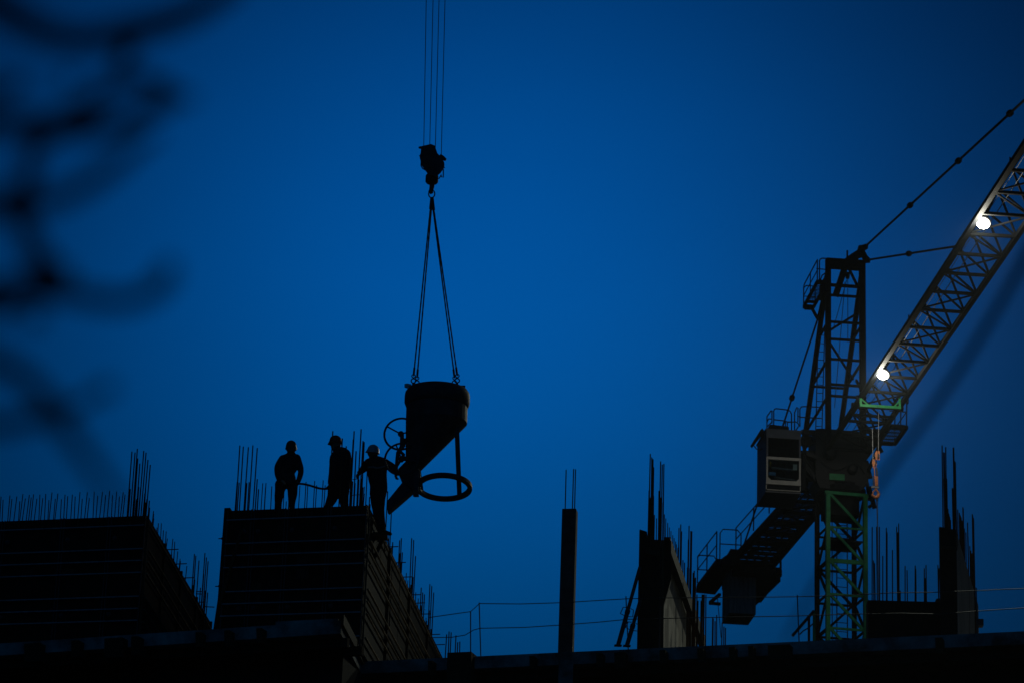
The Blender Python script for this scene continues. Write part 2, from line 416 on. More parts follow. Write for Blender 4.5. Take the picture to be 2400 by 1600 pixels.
# left wall: short double row, tall corner cluster, receding side row
c1 = cage('long row of short paired rebar along the top of the left formwork', (WL.fr.x - 1.6, WL.fr.y + .2, zb0))
Yl = lambda px: WL.front(px).y
xs = [5, 75, 123, 172, 213, 250, 297, 338, 386, 428, 477, 533, 587, 640, 693, 757, 806, 858, 903]
for i, x in enumerate(xs):
    top = 508 - 40 * x / 903 + random.uniform(-4, 4)
    for dx, dy, dY in ((0, 0, 0.12), (18 + random.uniform(-3, 5), 32 + random.uniform(-8, 6), 0.34)):
        px, py = z8(x + dx, top + dy)
        rebar(c1, P(px + random.uniform(-1.2, 1.2), py + random.uniform(-3, 3), Yl(px) + dY), zb0, 0.0095, .045)
c2 = cage('tall rebar cluster at the right corner of the left formwork', (WL.fr.x - .2, WL.fr.y + .2, zb0))
bars(c2, [(970, 180), (993, 187), (1010, 160), (1013, 230), (1028, 268), (1057, 175), (1074, 187), (1088, 240), (1105, 277), (958, 455), (1020, 440), (1035, 440), (1003, 530), (1009, 535), (1065, 487), (1080, 530), (1098, 540)], z8, lambda px: WL.front(min(px, 346)).y, zb0, r=0.0125)
def side_row(cg, wall, ts, h, r=0.0095, off=0.2):
    for t in ts:
        p = wall.fr.lerp(wall.se, t) - wall.fd * random.uniform(0.1, off + .12)
        rebar(cg, p + V((0, 0, h + random.uniform(-.09, .07))), zb0, r, .035)
def stubs(cg, wall, ts, ln, dz=0.1):
    for t in ts:
        p = wall.fr.lerp(wall.se, t) + V((0, 0, dz))
        MB().rod(p - wall.fd * 0.3, p + wall.fd * ln, 0.011, 7).build('rebar', M['rust'], cg)
c3 = cage('receding row of short rebar on the side of the left formwork', (WL.fr.x + .2, WL.fr.y + 4, zb0))
side_row(c3, WL, [0.02 + 0.031 * i for i in range(21)], 0.52)
stubs(c3, WL, (0.30, 0.43, 0.56), 0.22, .02)
c4 = cage('pair of tall rebar clusters at the far end of the left formwork', (WL.se.x, WL.se.y - 1, zb0))
Ye = WL.se.y - 1.6
bars(c4, [(1430, 932), (1440, 945), (1463, 980), (1418, 1160), (1432, 1120), (1507, 925), (1518, 957), (1530, 985), (1498, 1080), (1510, 1200), (1474, 1180), (1527, 1215)], z8, Ye, ZD + 0.005, .35, 0.0125)
for (x0, y0), (x1, y1) in (((1440, 1208), (1490, 1208)), ((1440, 1224), (1490, 1226)), ((1495, 1318), (1576, 1322)), ((1470, 1285), (1500, 1285))):
    MB().rod(P(*z8(x0, y0), Ye), P(*z8(x1, y1), Ye), 0.011, 7).build('rebar', M['rust'], c4)

# centre wall
Yc_ = lambda px: WC.front(px).y
d1 = cage('tall and short rebar at the left end of the centre formwork', (WC.fl.x + .3, WC.fl.y + .2, zb0))
bars(d1, [(305, 310), (345, 322), (403, 328), (455, 308), (505, 338), (275, 728), (297, 735), (385, 740), (372, 735), (412, 730), (505, 695), (520, 810)], z7, Yc_, zb0, r=0.0125)
d2 = cage('sparse row of short rebar behind the worker in the dark helmet', (WC.fl.x + 1.3, WC.fl.y + .4, zb0))
bars(d2, [(568, 742), (605, 740), (600, 790), (672, 778), (815, 790), (838, 950), (995, 770), (940, 900), (1065, 725), (1085, 770), (1165, 715), (1187, 765), (1262, 708), (1285, 765)], z7, lambda px: Yc_(px) + .55, zb0, r=0.0095)
d3 = cage('tall rebar cluster between the red helmet worker and the bucket worker', (WC.fr.x - .4, WC.fr.y + .3, zb0))
bars(d3, [(1373, 145), (1482, 228), (1527, 318), (1618, 145), (1605, 290), (1608, 240), (1640, 375), (1698, 123), (1720, 258), (1733, 270), (1665, 620), (1628, 740), (1600, 720), (1715, 640), (1700, 690), (1580, 800), (1718, 790), (1672, 700)], z7, lambda px: Yc_(px) + .1, zb0, r=0.0138)
for (xa, ya, xb, yb) in ((1570, 880, 1690, 872), (1600, 700, 1660, 690)):
    MB().rod(P(*z7(xa, ya), WC.fr.y + .3), P(*z7(xb, yb), WC.fr.y + .25), .008, 6).build('tie_bar', M['rust'], d3)
d4 = cage('receding row of short rebar on the side of the centre formwork', (WC.fr.x + .4, WC.fr.y + 4, zb0))
side_row(d4, WC, [0.015, 0.03, 0.05] + [0.19 + 0.033 * i for i in range(22)], 0.5)
stubs(d4, WC, (0.235, 0.33, 0.42, 0.535, 0.59, 0.665, 0.81, 0.885), 0.2, .0)
for (x, y, Y) in ((2003, 835, 58.6), (2045, 1075, 59.2), (1768, 600, 57.3), (1795, 900, 57.4)):
    rebar(d4, P(*z7(x, y), Y), zb0, 0.0115)
d5 = cage('four tall rebar clusters stepping down the far side of the centre formwork', (WC.se.x - .2, WC.se.y - 4, zb0))
def near_side(px):                                   # depth of the centre wall side under an image column
    lo, hi = 0.0, 1.2
    for _ in range(40):
        m = (lo + hi) / 2; p = WC.fr.lerp(WC.se, m) - CAM
        if 1200 + FPX * p.dot(RGT) / p.dot(FWD) < px: lo = m
        else: hi = m
    return WC.fr.lerp(WC.se, lo)
bars(d5, [(1522, 375), (1535, 360), (1570, 390), (1628, 375), (1642, 357), (1650, 475), (1638, 560), (1728, 357), (1745, 372), (1760, 505), (1740, 680), (1722, 745), (1808, 770), (1820, 810), (1835, 825), (1880, 740), (1896, 755), (1912, 810), (1876, 960), (1890, 1115)], z1, lambda px: near_side(px).y - .2, zb0 - 1.0, r=0.0125)
d6 = cage('low rebar stubs on the deck right of the centre formwork', PZ(1060, 1530, ZD))
bars(d6, [(2020, 1160), (2040, 1135), (2058, 1142), (2098, 1168), (2113, 1225), (2130, 1220)], z1, 57.8, ZD + .005, .3, 0.0115)

# platform inside the centre formwork that carries the two workers
pf = thing('work_platform', 'timber work platform hidden behind the centre formwork rim', 'platform', V((WC.fl.x + 1.5, WC.fl.y + 1.2, ZD + 0.01)))
p0 = WC.fl + WC.fd * 0.25 + WC.sd * 0.56; p1 = WC.fr - WC.fd * 0.6 + WC.sd * 0.56
zpl = ZT - 0.47
for k in range(4):
    o_ = WC.sd * (0.11 + k * 0.23); o_.z = zpl - 0.025 - ZT
    MB().beam(p0 + o_, p1 + o_, 0.22, 0.05).build('board', M['timber'], pf)
for u in (0.05, 0.5, 0.95):
    for v_ in (0.06, 0.86):
        q_ = p0.lerp(p1, u) + WC.sd * v_
        MB().rod(V((q_.x, q_.y, ZD + 0.01)), V((q_.x, q_.y, zpl - 0.055)), 0.025).build('leg', M['steel'], pf)

# ------------------------------------------------------------------ columns and walls on the right deck
def deck_col(px0, px1, pytop, Y, depth):
    a, b = P(px0, pytop, Y), P(px1, pytop + 0, Y + 0.02)
    z = (a.z + b.z) / 2
    return a, b, z
cl = P(1336, 1195, 57.2); zc_ = cl.z
c_ = thing('concrete_column', 'slim square concrete column with three rebar on top, alone in the middle', 'column', V((cl.x, cl.y, ZD + .004)))
wd = 33 / FPX * 60.2 / 2
rot = Matrix.Rotation(R_(-9), 3, 'Z')
cp = [rot @ V((x, y, 0)) + V((cl.x, cl.y, ZD + .004)) for x, y in ((-wd, -wd), (wd, -wd), (wd, wd), (-wd, wd))]
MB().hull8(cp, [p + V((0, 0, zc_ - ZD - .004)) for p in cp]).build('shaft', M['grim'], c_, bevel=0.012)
for px, py in ((1327, 1100), (1344.5, 1098), (1349, 1099)):
    rebar(c_, P(px, py, 57.2 + (0.07 if px < 1340 else -.05)), zc_ - 0.04, 0.0115, .004)

Yw = 56.6
kk = lambda x, y, dY=0: P(*zc(x, y), Yw + dY)
wz = kk(420, 715).z
w_ = thing('concrete_wall', 'narrow concrete wall end with a lit pale side face and steel props', 'wall', V((kk(330, 1430).x, Yw, ZD + .004)))
zz = ZD + .006
def ground(p): return V((p.x, p.y, zz))
e0, e1 = kk(252, 720), kk(418, 715)
far = PZ(*zc(668, 1420), wz)
sdir = (far - V((e1.x, e1.y, wz))).normalized()
tops = [V((e0.x, e0.y, wz)), V((e1.x, e1.y, wz)), V((far.x, far.y, wz)), V((e0.x + far.x - e1.x, e0.y + far.y - e1.y, wz))]
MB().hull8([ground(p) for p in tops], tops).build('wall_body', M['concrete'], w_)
fr0, fr1 = V((e0.x, e0.y - .12, wz)), V((e1.x, e1.y - .12, wz))
hb = kk(262, 640, -.12).z
MB().prism([ground(fr0) - V((.02, 0, 0)), ground(fr1) + V((-.05, 0, 0)), fr1 + V((-.05, 0, 0)), fr0 + V((.14, 0, 0)), V((fr0.x + .12, fr0.y, hb)), V((fr0.x - .02, fr0.y, hb + .04))], (0, 0.115, 0)).build('form_panel', M['ply'], w_)
MB().beam(fr0 + V((.1, -.03, -.26)), fr1 + V((-.06, -.03, -.28)), 0.05, 0.1).build('waler', M['timber'], w_)
MB().beam(V((e1.x + .02, e1.y - .06, zz)), V((e1.x + .0, e1.y - .06, wz + .0)), 0.05, 0.1).build('form_edge', M['timber'], w_)
MB().beam(V((e1.x + .08, e1.y - .05, wz - .05)), far + V((.12, 0, -.1)), 0.12, 0.26).build('edge_plank', M['plydark'], w_)
MB().prism([V((e1.x + .04, e1.y - .03, wz + .02)), V((e1.x + .16, e1.y - .03, wz + .01)), V((e1.x + .17, e1.y - .03, wz - .75)), V((e1.x + .03, e1.y - .03, wz - 1.3))], (0.01, 0.3, 0)).build('form_panel', M['ply'], w_)
for (xa, ya), (xb, yb), name in (((250, 905), (90, 1445), 'a'), ((252, 1150), (155, 1442), 'b')):
    a, b = kk(xa, ya, -.14), kk(xb, yb, -.6)
    b = V((b.x, b.y, zz + .01))
    pr = thing('steel_prop', 'upper push pull prop leaning on the wall end left of the crane' if name == 'a' else 'shorter lower prop leaning on the wall end left of the crane', 'prop', b, 'props bracing the wall end')
    m_ = b.lerp(a, 0.42)
    MB().rod(b, m_, 0.042, 12).build('outer_tube', M['steel'], pr)
    MB().rod(m_, a, 0.034, 12).build('inner_tube', M['steel'], pr)
    t = (a - b).normalized(); sd = t.cross(V((0, 1, 0))).normalized()
    hd = MB()
    for sg in (-1, 1):
        hd.tube([m_ + sd * sg * .04 + t * .1, m_ + sd * sg * .1 + t * .09, m_ + sd * sg * .12 - t * .06, m_ + sd * sg * .04 - t * .08], 0.009, 6)
    hd.build('handle', M['steel'], pr)
    MB().lathe(m_ - t * .02, [(.05, 0), (.05, .07)], t, 12).build('collar', M['steel'], pr)
    MB().box(b + V((0, 0, .0)), (.14, .14, .012)).build('foot_plate', M['steel'], pr)
r1 = cage('tall rebar in two bundles on the wall end with props', V((kk(360, 700).x, Yw, wz - .3)))
bars(r1, [(327, 72), (338, 97), (347, 110), (352, 170), (318, 340), (324, 395), (331, 390), (343, 412), (351, 380), (336, 400), (403, 127), (415, 150), (427, 145), (391, 342), (397, 400), (406, 392), (421, 428), (411, 395)], zc, Yw + .2, wz - .3, .1, 0.0125)
r2 = cage('receding row of thin rebar behind the propped wall end', V((kk(460, 700).x, Yw + 3, wz - .3)))
for i, (x, y) in enumerate([(358, 520), (373, 545), (431, 515), (441, 545), (455, 578), (467, 612), (479, 638), (492, 668), (502, 690), (513, 715), (519, 735)]):
    rebar(r2, P(*zc(x, y), Yw + .5 + max(0, i - 2) * .7), wz - 1.5, 0.0095)
r3 = cage('stepped rebar bundles between the propped wall end and the crane counterweight', V((kk(600, 1420).x, 62, zz)))
for pts, Y in (([(538, 615), (551, 590), (530, 760), (557, 640), (546, 880), (541, 900)], 62.), ([(612, 600), (607, 700), (625, 638), (632, 640), (600, 905), (618, 910), (626, 908), (606, 910)], 61.), ([(567, 852), (579, 870)], 62.5), ([(650, 930), (642, 945), (655, 985), (660, 980), (648, 990)], 60.), ([(670, 1105), (678, 1150), (700, 1150), (708, 1104), (716, 1105), (724, 1104), (736, 1105)], 59.5)):
    bars(r3, pts, zc, Y, zz, .12, 0.0125)
r4 = cage('low rebar stubs on the deck below the crane counterweight', V((kk(830, 1420).x, 58, zz)))
bars(r4, [(785, 1275), (790, 1280), (803, 1300), (815, 1255), (855, 1310), (868, 1340), (880, 1350)], zc, 58., zz, .2, 0.0115)

Yp = 56.0
pp = lambda x, y, dY=0: P(*zr(x, y), Yp + dY)
pz = pp(850, 720).z
q0, q1 = pp(793, 1000), pp(921, 1000)
qf = PZ(*zr(1088, 1300), pz)
pw = thing('concrete_wall', 'tall concrete wall end with stained lit side face, right of the crane', 'wall', V((q0.x, Yp, zz)))
tops = [V((q0.x, q0.y, pz)), V((q1.x, q1.y, pz)), V((qf.x, qf.y, pz)), V((q0.x + qf.x - q1.x, q0.y + qf.y - q1.y, pz))]
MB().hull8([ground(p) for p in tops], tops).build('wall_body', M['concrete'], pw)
MB().prism([V((q0.x - .01, q0.y - .09, zz)), V((q1.x - .01, q1.y - .09, zz)), V((q1.x - .01, q1.y - .09, pz - .02)), V((q0.x - .01, q0.y - .09, pz + .03))], (0, .085, 0)).build('form_panel', M['ply'], pw)
MB().beam(V((q0.x, q0.y - .11, pz - .38)), V((q1.x, q1.y - .11, pz - .4)), .03, .07).build('waler', M['timber'], pw)
bx = PZ(*zr(1105, 1420), pz - 1.9)
MB().box(P(*zr(1096, 1435), qf.y - .25), (.14, .2, .14)).build('wall_bracket', M['steel'], pw)
ra = cage('tall rebar on the wall end right of the crane', V((q0.x + .4, Yp, pz - .3)))
bars(ra, [(810, 75), (822, 128), (827, 130), (838, 88), (815, 330), (833, 500), (845, 330), (895, 92), (899, 92), (905, 195), (911, 200), (888, 400), (893, 405), (901, 420), (916, 510)], zr, Yp + .15, pz - .3, .08, 0.0125)
rbk = cage('receding rebar row behind the wall end right of the crane', V((q1.x + .3, Yp + 3, pz - .3)))
for x, y, dY in ((855, 560, .6), (862, 595, 1.2), (868, 620, 1.8), (875, 645, 2.4), (843, 670, .3), (930, 565, .8), (942, 590, 1.2), (950, 610, 1.5), (956, 625, 1.8), (963, 650, 2.2), (969, 548, 2.), (972, 560, 2.1), (980, 710, 2.8), (992, 740, 3.4), (1005, 665, 3.), (1008, 770, 3.2), (1022, 845, 4.2), (1030, 880, 4.6), (1041, 600, 4.4), (1044, 610, 4.4), (1051, 630, 4.5), (1038, 900, 4.4), (1056, 915, 4.5)):
    rebar(rbk, P(*zr(x, y), Yp + dY), pz - 1.8, 0.0115)
lw0, lw1 = pp(243, 1300, .5), pp(800, 1272, .45)
lwz = lw1.z
lw = thing('low_wall', 'low dark concrete wall between the crane mast and the tall wall end', 'wall', V(((lw0.x + lw1.x) / 2, lw0.y, zz)))
tops = [V((lw0.x, lw0.y, lwz)), V((lw1.x, lw1.y, lwz)), V((lw1.x, lw1.y + .3, lwz)), V((lw0.x, lw0.y + .3, lwz))]
MB().hull8([ground(p) for p in tops], tops).build('wall_body', M['ply'], lw)
MB().box(V((lw1.x - .03, lw1.y + .1, lwz + .03)), (.1, .2, .07)).build('wall_cap', M['timber'], lw)
rc = cage('spaced rebar pairs standing on the low wall beside the crane mast', V((lw0.x + .8, lw0.y, lwz - .2)))
bars(rc, [(275, 700), (285, 955), (293, 975), (309, 697), (330, 697), (356, 920), (383, 705), (389, 740), (430, 875), (462, 697), (478, 672), (471, 740), (490, 1185), (527, 997), (542, 1030), (604, 995), (609, 1020), (674, 1015), (687, 990), (682, 1090), (778, 990), (786, 1015)], zr, lambda px: 56.45, lwz - .2, r=0.011)

# ------------------------------------------------------------------ rope railing along the deck edge
rl = thing('rope_railing', 'thin two line rope railing on leaning posts along the right deck edge', 'railing', PZ(1123, 1512, ZD))
def edge_y(px): e = edge_pt(px, 0); return e.y + 0.12
for (xt, yt), (xb, yb) in (((1103, 1431), (1104, 1515)), ((1123, 1411), (1128, 1514)), ((1467, 1396), (1473, 1502)), ((1868.6, 1393), (1873, 1486)), ((2288, 1376), (2290, 1470))):
    Y = edge_y(xb); a, b = P(xt, yt, Y), P(xb, yb, Y); b = V((b.x, b.y, ZD + .004))
    MB().rod(b, a, 0.011, 8).build('post', M['steel'], rl)
for line in ([(1005, 1446), (1060, 1438), (1103, 1432), (1124, 1413), (1220, 1414), (1320, 1411), (1400, 1406), (1468, 1402), (1560, 1400), (1650, 1399), (1760, 1398.5), (1869, 1397), (1980, 1394), (2090, 1388), (2180, 1387), (2288, 1383), (2345, 1380), (2440, 1377)],
             [(1010, 1493), (1060, 1492), (1090, 1487), (1110, 1475), (1126, 1471), (1230, 1469), (1320, 1463), (1400, 1457), (1470, 1450), (1560, 1448), (1650, 1446), (1760, 1444), (1871, 1442), (1990, 1438), (2110, 1436), (2200, 1438), (2288, 1431), (2345, 1427), (2440, 1421)]):
    pts = [P(x, y, edge_y(x)) for x, y in line]
    MB().tube(pts, 0.0085, 6).build('rope', M['rope'], rl)
st = thing('stair_handrail', 'short sloping steel stair handrail at the foot of the crane mast', 'handrail', PZ(1880, 1488, ZD))
h0, h1 = P(1857, 1489, 55.6), P(1908, 1430, 55.6)
MB().rod(h0, h1, 0.028).build('rail', M['steel'], st)
a = P(1896, 1445, 55.6); MB().rod(V((a.x, a.y, zz)), a, .024).build('post', M['steel'], st)
a = P(1908, 1431, 55.6); MB().rod(V((a.x, a.y, zz)), a, .026).build('post', M['green'], st)
MB().tube([P(*z3(1195, 1505), 55.6), P(*z3(1230, 1470), 55.6), P(*z3(1290, 1435), 55.6), P(*z3(1330, 1395), 55.6)], .012, 6).build('cable', M['rubber'], st)

# ------------------------------------------------------------------ concrete bucket on slings
YB = 57.4
bc = thing('concrete_bucket', 'dark steel concrete bucket with side chute, handwheels and ring foot, hanging from slings', 'bucket', P(*z5(640, 250), YB))
tilt = R_(0.5)
bax = V((-0.012, math.sin(tilt), math.cos(tilt))).normalized()          # bucket axis, top leaning away
bx_ = V((1, 0, 0)); bx_ = (bx_ - bax * bx_.dot(bax)).normalized(); by_ = bax.cross(bx_)
o0 = P(*z5(640, 250), YB)
ppm = FPX / 60.3 * 3.92                                                  # zoom pixels per metre
def B(x, h, y=0.0): return o0 + bx_ * x + bax * h + by_ * y
def bxz(zx, zy, y=0.0):                                                  # zoom pixel on the bucket's middle plane
    p = P(*z5(zx, zy), YB) - o0
    # intersect the view ray with the plane through o0 spanned by bx_, bax, shifted by y
    d = ray(*z5(zx, zy)); pl = o0 + by_ * y
    t = (pl - CAM).dot(by_) / d.dot(by_)
    return CAM + d * t
def loc_(p): q_ = p - o0; return q_.dot(bx_), q_.dot(bax)
xl, hl = loc_(bxz(362, 350)); xr, hr = loc_(bxz(926, 345)); R0 = (xr - xl) / 2; xm = (xl + xr) / 2
_, hk = loc_(bxz(930, 520)); xg, hg = loc_(bxz(482, 960)); xq, hq = loc_(bxz(385, 870))
_, ht = loc_(bxz(640, 185)); ctop = loc_(bxz(640, 226))[1]
# hopper: loft from the round drum to the eccentric outlet
rings = []
n = 32
def ring(cx_, rx, h, ry): return [B(cx_ + rx * math.cos(k * 2 * math.pi / n), h, ry * math.sin(k * 2 * math.pi / n)) for k in range(n)]
mb = MB()
lev = [(xm, R0, ctop - .02, R0), (xm, R0, hk, R0), ((xl + .03 + xg) / 2, (xg - xl - .03) / 2, hg, .2)]
prev = None
rs = [ring(*a_) for a_ in lev]
# finer sloping part
mid = []
for k in range(1, 6):
    t = k / 6; mid.append([rs[1][i].lerp(rs[2][i], t) for i in range(n)])
allr = [rs[0], rs[1]] + mid + [rs[2]]
vr = [[mb.bm.verts.new(p) for p in r_] for r_ in allr]
for A, Bq in zip(vr, vr[1:]):
    for k in range(n): mb.face((A[k], A[(k + 1) % n], Bq[(k + 1) % n], Bq[k]))
mb.face(vr[0]); mb.face(vr[-1][::-1])
mb.build('hopper', M['bucket'], bc, smooth=False)
RC = R0 * 1.067
MB().lathe(B(xm, 0), [(R0 - .02, ctop), (RC - .05, ctop + .02), (RC - .01, ctop - .04), (RC, ctop - .10), (RC, ctop - .24), (RC - .02, ctop - .29), (R0 + .002, ctop - .33), (R0 - .03, ctop - .33)], bax, 40, bx_, True).build('rim_collar', M['bucket'], bc, smooth=True)
# gate housing and chute
gp = [bxz(380, 862), bxz(288, 955), bxz(332, 1068), bxz(425, 1150), bxz(470, 1130), bxz(492, 1075), bxz(492, 985), bxz(480, 955)]
MB().prism([p - by_ * .17 for p in gp], by_ * .34).build('gate_housing', M['bucket'], bc, bevel=.012)
cpz = [bxz(332, 1066), bxz(425, 1150), bxz(238, 1312), bxz(205, 1338), bxz(188, 1320), bxz(192, 1238)]
MB().prism([p - by_ * .14 for p in cpz], by_ * .28).build('chute', M['bucket'], bc, bevel=.012)
# ring foot
_, hb0 = loc_(bxz(700, 1100)); xa, _ = loc_(bxz(448, 1100)); xb, _ = loc_(bxz(968, 1100))
rc_ = (xb - xa) / 2 - .045; cxr = (xa + xb) / 2
rax = (bax + by_ * .17).normalized()
MB().lathe(B(cxr, hb0), [(rc_ - .045, -.045), (rc_ + .045, -.045), (rc_ + .045, .045), (rc_ - .045, .045)], rax, 48, bx_, True).build('ring_foot', M['bucket'], bc, bevel=.01)
for (zx0, zy0, zx1, zy1, yy) in ((826, 560, 850, 1175, -.22), (452, 930, 456, 1185, -.2)):
    a, b = bxz(zx0, zy0, yy), bxz(zx1, zy1, yy)
    MB().beam(a, b, .092, .092, up=by_).build('leg', M['bucket'], bc)
a, b = B(xl + .12, hk + .1, R0 * .5), B(xa + .1, hb0, .2)
MB().beam(a, b, .092, .092, up=by_).build('leg', M['bucket'], bc)
MB().box(bxz(436, 1160, -.2), (.05, .1, .09), (bx_, by_, bax)).build('leg_lug', M['bucket'], bc)
# hand wheels with brackets and the gate lever
for i, (zx, zy, rz, br) in enumerate(((312, 612, 156, 672), (318, 842, 156, 838))):
    yy = -.20 - .06 * i
    c = bxz(zx, zy, yy); rad = rz / ppm * .98
    ax_ = (by_ + bax * (-.05 + .0 * i) + bx_ * .12).normalized()
    wh = MB().torus(c, rad, .022, ax_, 40, 8, bx_).build('handwheel', M['bucket'], bc, smooth=True)
    sp = MB()
    u1 = (bx_ - ax_ * bx_.dot(ax_)).normalized(); u2 = ax_.cross(u1)
    for an in ((150, 15, 270) if i == 0 else (112, 232, 350)):
        d_ = u1 * math.cos(R_(an)) + u2 * math.sin(R_(an)) * -1
        d_ = u1 * math.cos(R_(an)) + bax * math.sin(R_(an))
        d_ = (d_ - ax_ * d_.dot(ax_)).normalized()
        sp.rod(c, c + d_ * rad, .016, 7)
    sp.build('spoke', M['bucket'], wh)
    MB().ball(c, .062).build('hub', M['bucket'], wh, smooth=True)
    a = bxz(zx + 20, br, yy * .6); b = bxz(455, br + 2, -.1)
    MB().beam(a, b, .075, .075).build('bracket', M['bucket'], bc)
    MB().rod(c, c + by_ * .14, .03).build('axle', M['bucket'], wh)
MB().tube([bxz(320, 605, -.24), bxz(324, 660, -.25), bxz(330, 720, -.25), bxz(300, 765, -.26), bxz(335, 800, -.26), bxz(325, 842, -.26)], [.045, .036, .055, .04, .036, .05], 10).build('linkage', M['bucket'], bc, smooth=True)
MB().tube([bxz(318, 735, -.27), bxz(285, 785, -.28), bxz(275, 860, -.28), bxz(266, 985, -.28)], [.045, .04, .034, .03], 10).build('gate_lever', M['bucket'], bc, smooth=True)
MB().rod(bxz(330, 830, -.26), bxz(282, 905, -.26), .016).build('lever_link', M['bucket'], bc)
# lifting lugs
lugs = []
for zx, zy, yy in ((426, 160, -.36), (458, 178, .40), (803, 178, .40), (828, 158, -.36)):
    p = bxz(zx, zy, yy); lugs.append(p)
    x_, h_ = loc_(p)
    MB().beam(p + bax * .02, p - bax * .22, .05, .07, up=by_).build('lifting_lug', M['bucket'], bc)
tip = bxz(880, 195, -.1); MB().box(tip, (.1, .1, .1), (bx_, by_, bax)).build('rim_latch', M['bucket'], bc)
bag = MB()
pts = [(345, 152), (370, 147), (408, 156), (410, 176), (385, 172), (372, 188), (345, 178)]
bag.prism([bxz(x, y, -.3) for x, y in pts], by_ * .05)
tag(bag.build('plastic_scrap', M['bag']), 'pale scrap of plastic film caught on the left bucket lug', 'plastic scrap')

# ------------------------------------------------------------------ hook block above the bucket
YH = 57.4
hk_ = thing('hook_block', 'large dark hook block under four thin ropes, holding the bucket slings', 'hook block', P(*z6(362, 620), YH))
H = lambda x, y, dY=0: P(*z6(x, y), YH + dY)
chk = [(262, 185), (300, 160), (352, 148), (388, 162), (412, 232), (440, 262), (468, 318), (470, 372), (440, 415), (395, 450), (330, 428), (292, 378), (258, 330), (256, 250)]
for dY in (-.17, .15):
    MB().prism([H(x, y, dY) for x, y in chk], (0, .025, 0)).build('cheek_plate', M['bucket'], hk_, bevel=.004)
for (x, y) in ((322, 262), (405, 335)):
    for dY in (-.09, .03):
        MB().lathe(H(x, y, dY), [(.03, 0), (.15, 0), (.16, .01), (.135, .03), (.16, .05), (.15, .06), (.03, .06)], (0, 1, 0), 24, (1, 0, 0), True).build('sheave', M['steel'], hk_, smooth=True)
MB().tube([H(300, 172, -.1), H(268, 183, -.1), H(240, 182, -.1)], [.03, .034, .022], 8).build('guard_ear', M['bucket'], hk_, smooth=True)
MB().tube([H(435, 255, -.1), H(462, 278, -.1), H(490, 296, -.1)], [.042, .048, .03], 8).build('guard_ear', M['bucket'], hk_, smooth=True)
MB().tube([H(262, 330, -.12), H(262, 350, -.12), H(278, 375, -.12), H(300, 388, -.12)], .012, 6).build('grab_handle', M['bucket'], hk_)
MB().tube([H(392, 445, -.12), H(405, 462, -.12), H(428, 466, -.12), H(440, 445, -.12), H(445, 430, -.12), H(450, 452, -.12), H(466, 456, -.12), H(467, 380, -.12)], .012, 6).build('grab_handle', M['bucket'], hk_)
MB().lathe(H(360, 510), [(.105, 0), (.13, .03), (.13, .16), (.1, .2), (.1, .26)], (0, 0, 1), 16).build('swivel', M['bucket'], hk_, smooth=True)
MB().tube([H(363, 500), H(362, 540), H(354, 578), H(340, 585), H(352, 598), H(372, 592)], [.055, .05, .045, .03, .035, .02], 10).build('hook', M['bucket'], hk_, smooth=True)
for x in (243, 482):
    MB().rod(H(x, 258 if x < 300 else 366, -.02), H(x + (25 if x < 300 else -25), 258 if x < 300 else 366, -.02), .012).build('pin', M['bucket'], hk_)
gtop = None
for i, (x, y) in enumerate(((287, 170), (342, 160), (393, 200), (448, 250))):
    a = H(x, y, (-.06, .06)[i % 2]); u = P(*((999, 1015, 1029, 1043)[i], 0), YH)
    d_ = (u - a); d_ = V((d_.x, d_.y, d_.z)).normalized()
    tag(MB().rod(a, a + d_ * 26, .0075, 6).build('hoist_rope', M['rope']), ('leftmost thin hoist rope above the hook block', 'second hoist rope from the left above the hook block', 'third hoist rope from the left above the hook block', 'rightmost thin hoist rope above the hook block')[i], 'rope', 'hoist ropes above the hook block')
sl = thing('lifting_sling', 'two leg pairs of lifting sling spreading from the hook block to the bucket', 'sling', H(362, 640))
cc = H(360, 608)
lk = MB(); pts = []
for k in range(20):
    an = k * 2 * math.pi / 20
    pts.append(cc + V((1, 0, 0)) * .062 * math.cos(an) + V((0, 0, 1)) * (.078 * math.sin(an) * 1.05))
lk.tube(pts, .0135, 8, closed=True).build('master_link', M['bucket'], sl, smooth=True)
for k, (x, dY) in enumerate(((347, -.03), (356, .05), (372, .05), (380, -.03))):
    a = H(362 + (x - 362) * .25, 640, dY); m_ = H(x, 745 + (k % 2) * 10, dY)
    MB().rod(a, m_, .026, 8).build('ferrule', M['bucket'], sl)
    end = lugs[k] + bax * .18
    pts = [m_.lerp(end, t / 40) for t in range(41)]
    MB().tube(pts, [.0135 + .0028 * (t % 2) for t in range(41)], 7).build('rope', M['rope'], sl)
    dd = (end - m_).normalized()
    MB().rod(end - dd * .18, end - dd * .05, .022).build('ferrule', M['bucket'], sl)
    MB().torus(end + bax * -.0, .035, .011, by_, 16, 6, bx_).build('shackle', M['bucket'], sl)
    MB().torus(end - bax * .10, .045, .013, by_, 16, 6, bx_).build('shackle', M['bucket'], sl)

